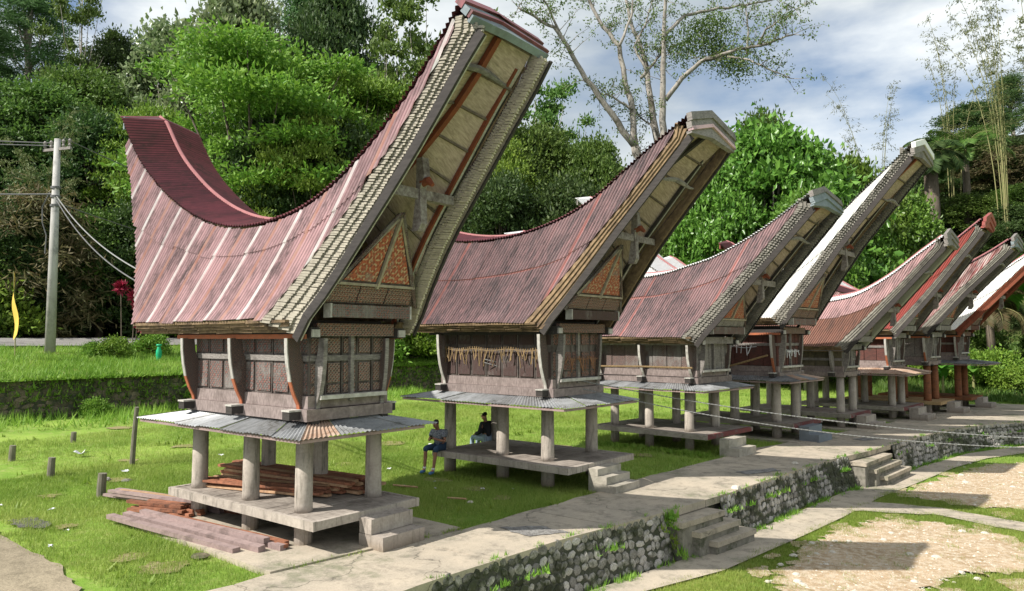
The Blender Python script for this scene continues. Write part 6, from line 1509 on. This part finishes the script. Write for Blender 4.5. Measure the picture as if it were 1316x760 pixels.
for (n, x0, x1, y0, y1) in ((52000, -22, -9, 4.6, 17), (42000, -30, -8.5, 8, 32), (26000, -37.5, -6, 14, 62)):
    a, b = lawn_pts(n, x0, x1, y0, y1); gx_.append(a); gy_.append(b)
x = np.concatenate(gx_); y = np.concatenate(gy_); dist = np.hypot(x, y)
pn = .5 + .5 * np.sin(x * 1.3 + np.sin(y * .9) * 2) * np.cos(y * 1.1 + np.sin(x * .6))
blades('grass', x, y, hill(x, y) - .02, (.045 + .05 * pn) * (1 + dist / 45), .045 * (1 + dist / 40), 6, .011, 'grass_blade')
# worn bare spots in the lawn
for (cx_, cy_, s_) in ((-18.9, 7.0, .25), (-19.6, 8.8, .3), (-15.6, 6.1, .18), (-12.6, 5.9, .25), (-11.6, 6.0, .3), (-22.5, 10.4, .3), (-13.2, 13.9, .35), (-11.8, 13.6, .35), (-10.6, 13.3, .25), (-24, 13, .4), (-17, 14, .3), (-19, 17.5, .45), (-28, 19, .6), (-14, 20.5, .4), (-11, 20.6, .3), (-31, 14, .5), (-12.5, 27, .5)):
    patch('bare_soil', [(cx_ + s_ * math.cos(a) * rnd.uniform(.5, 1.5), cy_ + s_ * math.sin(a) * rnd.uniform(.5, 1.5)) for a in [k * .785 for k in range(8)]], .008, 'bare_earth', jag=.06, sub=4, kind='structure')
# broad leaved weeds and seedlings sprinkled over the lawn
x, y = lawn_pts(5200, -34, -9, 5, 40); k = np.sin(x * .8 + np.sin(y * 1.3)) * np.cos(y * .7) + nr.normal(size=len(x)) * .35 > .55; x, y = x[k], y[k]
blades('lawn_weeds', x, y, hill(x, y), nr.uniform(.06, .20, len(x)), .05, 7, .035, 'grass_weed', lean=1.1)
x, y = lawn_pts(7000, -36, -9, 5, 45); k = np.sin(x * 1.1 + 2 * np.sin(y * .6)) + nr.normal(size=len(x)) * .3 > 1.0; x, y = x[k], y[k]
blades('dry_grass', x, y, hill(x, y), nr.uniform(.05, .11, len(x)), .07, 6, .010, 'grass_dry', lean=1.2)
# lower terrace grass, thin and patchy over the dirt
DA = [(-4.9, 14.9), (-5.05, 16.5), (-4.95, 18.0), (-4.4, 20.3), (-3.0, 20.9), (-1.4, 20.3), (-.6, 19.2), (.5, 17.5), (-1.2, 17.6), (-2.3, 16.2), (-2.5, 14.4), (-3.5, 13.2), (-4.5, 13.4)]
DB = [(-4.5, 23.7), (-4.2, 26.5), (-3.46, 29.2), (-2.97, 31.8), (-1.6, 33.2), (1.0, 32), (2, 28), (1.5, 24.6), (-1.1, 24.3), (-2.3, 23.3)]
def shrink(P, k): c_ = np.mean(P, 0); return [tuple(c_ + (np.array(p) - c_) * k) for p in P]
for (n, x0, x1, y0, y1) in ((75000, -7, 1, 10.5, 24), (40000, -6, 4, 20, 44)):
    x = nr.uniform(x0, x1, n); y = nr.uniform(y0, y1, n); wx = np.interp(y, wally, wallxv)
    lpL = np.interp(y, [p[1] for p in lp_l], [p[0] for p in lp_l]); lpR = np.interp(y, [p[1] for p in lp_r], [p[0] for p in lp_r])
    wob = .10 * np.sin(y * 2.3) + .06 * np.sin(y * 7.1)
    ok = (x > wx + .32) & ~((x > lpL - .02) & (x < lpR - .06 + wob))
    ok &= ~inpoly(x, y + .07 * np.sin(x * 6), [(-5.1, 20.9), (-3.3, 21.75), (-1.3, 21.1), (3, 19.6), (3, 20.5), (-1.4, 22.0), (-3.2, 22.5), (-4.9, 22.2)])
    core = inpoly(x, y, shrink(DA, .84)) | inpoly(x, y, shrink(DB, .88)); dA = inpoly(x, y, DA) | inpoly(x, y, DB)
    f1 = np.sin(x * 5 + 2 * np.sin(y * 3)) * np.cos(y * 4 + x); f2 = np.sin(x * 11 + 3 * np.sin(y * 5)) * np.cos(y * 9 + 2 * x)
    ok &= ~(dA & ~core) | ((f1 + .6 * f2 > .05) & (nr.random(n) < .8))
    ok &= ~core | ((f1 + .5 * f2 > .85) & (nr.random(n) < .6))
    x, y = x[ok], y[ok]
    blades('lower_grass', x, y, np.full(len(x), LOW) + hill(x, y) - .01, nr.uniform(.03, .075, len(x)) * (1 + y / 60), .045 * (1 + y / 60), 6, .011, 'grass_blade')
# loose stones and crumbs on the bare earth
n = 5200; x = nr.uniform(-5.3, .6, n); y = nr.uniform(12.8, 33.5, n); k = (inpoly(x, y, DA) | inpoly(x, y, DB)); x, y = x[k], y[k]; m = len(x); sz_ = np.abs(nr.normal(size=m)) * .012 + .008
oc = np.array([(1, 0, 0), (0, 1, 0), (-1, 0, 0), (0, -1, 0), (0, 0, .8)]); V = np.stack([x, y, np.full(m, LOW + .012)], 1)[:, None, :] + oc[None] * sz_[:, None, None] * nr.uniform(.6, 1.3, (m, 5, 1)); F_ = (np.arange(m)[:, None, None] * 5 + np.array([[0, 1, 4], [1, 2, 4], [2, 3, 4], [3, 0, 4]])[None]).reshape(-1, 3)
me = bpy.data.meshes.new('gravel'); me.from_pydata(V.reshape(-1, 3).tolist(), [], F_.tolist()); me.materials.append(M['white_stone']); me.update(); link('loose_gravel', me, None, kind='stuff')
# rank grass on the bank, hanging over the rear wall, and on the far slope
n = 26000; x = nr.uniform(-47.8, BANKX + .15, n); y = nr.uniform(4, 52, n)
blades('bank_grass', x, y, ground_z(x, y), nr.uniform(.12, .42, n), .12, 5, .012, 'grass_weed', lean=.6)
n = 9000; x = BANKX + .32 + nr.normal(size=n) * .10; y = nr.uniform(4, 46, n); zz_ = np.where(nr.random(n) < .45, 1.72, nr.uniform(.1, 1.7, n))
blades('wall_creeper', x + .08, y, zz_, nr.uniform(.12, .35, n), .06, 4, .03, 'grass_weed', lean=1.6)
n = 12000; x = nr.uniform(BANKX + .4, BANKX + 5.5, n); y = nr.uniform(6, 48, n); k = (nr.random(n) < np.exp(-(x - BANKX) / 2.2)) & (np.sin(y * 1.1 + x) + nr.normal(size=n) * .5 > -.1); x, y = x[k], y[k]
blades('tall_grass', x, y, np.zeros(len(x)), nr.uniform(.2, .65, len(x)), .15, 7, .010, 'grass_weed', lean=.7)
n = 15000; x = nr.uniform(-12, 8, n); y = nr.uniform(49.5, 66, n)
blades('slope_grass', x, y, ground_z(x, y), nr.uniform(.15, .5, n), .18, 5, .015, 'leaf_mid', lean=.8)
# edge weeds: path edge, wall top, wall foot, pads
def weeds(pts, n, sx, h, mat='grass_weed', nb=6, name='edge_weeds', wd=.02):
    P_ = np.array(pts, float); i = nr.integers(0, len(P_) - 1, n); f = nr.random((n, 1)); p = P_[i] + (P_[i + 1] - P_[i]) * f
    keep = np.sin(p[:, 1] * 2.7) + np.sin(p[:, 1] * 6.1 + 1) + nr.normal(size=n) * .5 > .35; p = p[keep]; m = len(p)
    blades(name, p[:, 0] + nr.normal(size=m) * sx, p[:, 1] + nr.normal(size=m) * sx, p[:, 2], nr.uniform(.4, 1.2, m) * h, .03, nb, wd, mat, lean=.7)
weeds([(a - .02, b, .04) for a, b in WALL if b >= 6], 900, .05, .09, name='wall_top_weeds')
weeds([(a + .12, b, -.35) for a, b in WALL if b >= 8], 700, .06, .15, name='wall_face_weeds', wd=.03)
weeds([(a + .36, b, LOW) for a, b in WALL if b >= 8], 3500, .07, .14, name='wall_foot_weeds', wd=.02)
weeds([(-7.0, 14.2, -.05), (-6.7, 14.05, -.4), (-6.6, 14.1, -.85)], 500, .07, .2, name='step_weeds', wd=.035)
weeds([(-6.86, 13.7, -.2), (-6.8, 14.1, -.5), (-6.75, 13.9, -.85)], 500, .07, .2, name='step_weeds', wd=.035)
weeds([(-9.9, 6.8, .05), (-9.6, 9, .05), (-9.4, 10.5, .05)], 160, .03, .07, name='pad_weeds')
weeds([(-14, 14.3, 0), (-12, 14.2, 0), (-9.8, 14.0, 0)], 700, .12, .10, name='barn_foot_weeds', wd=.03)
weeds([(-13.6, 21.9, 0), (-9.4, 21.6, 0)], 500, .12, .16, name='barn_foot_weeds', wd=.03)
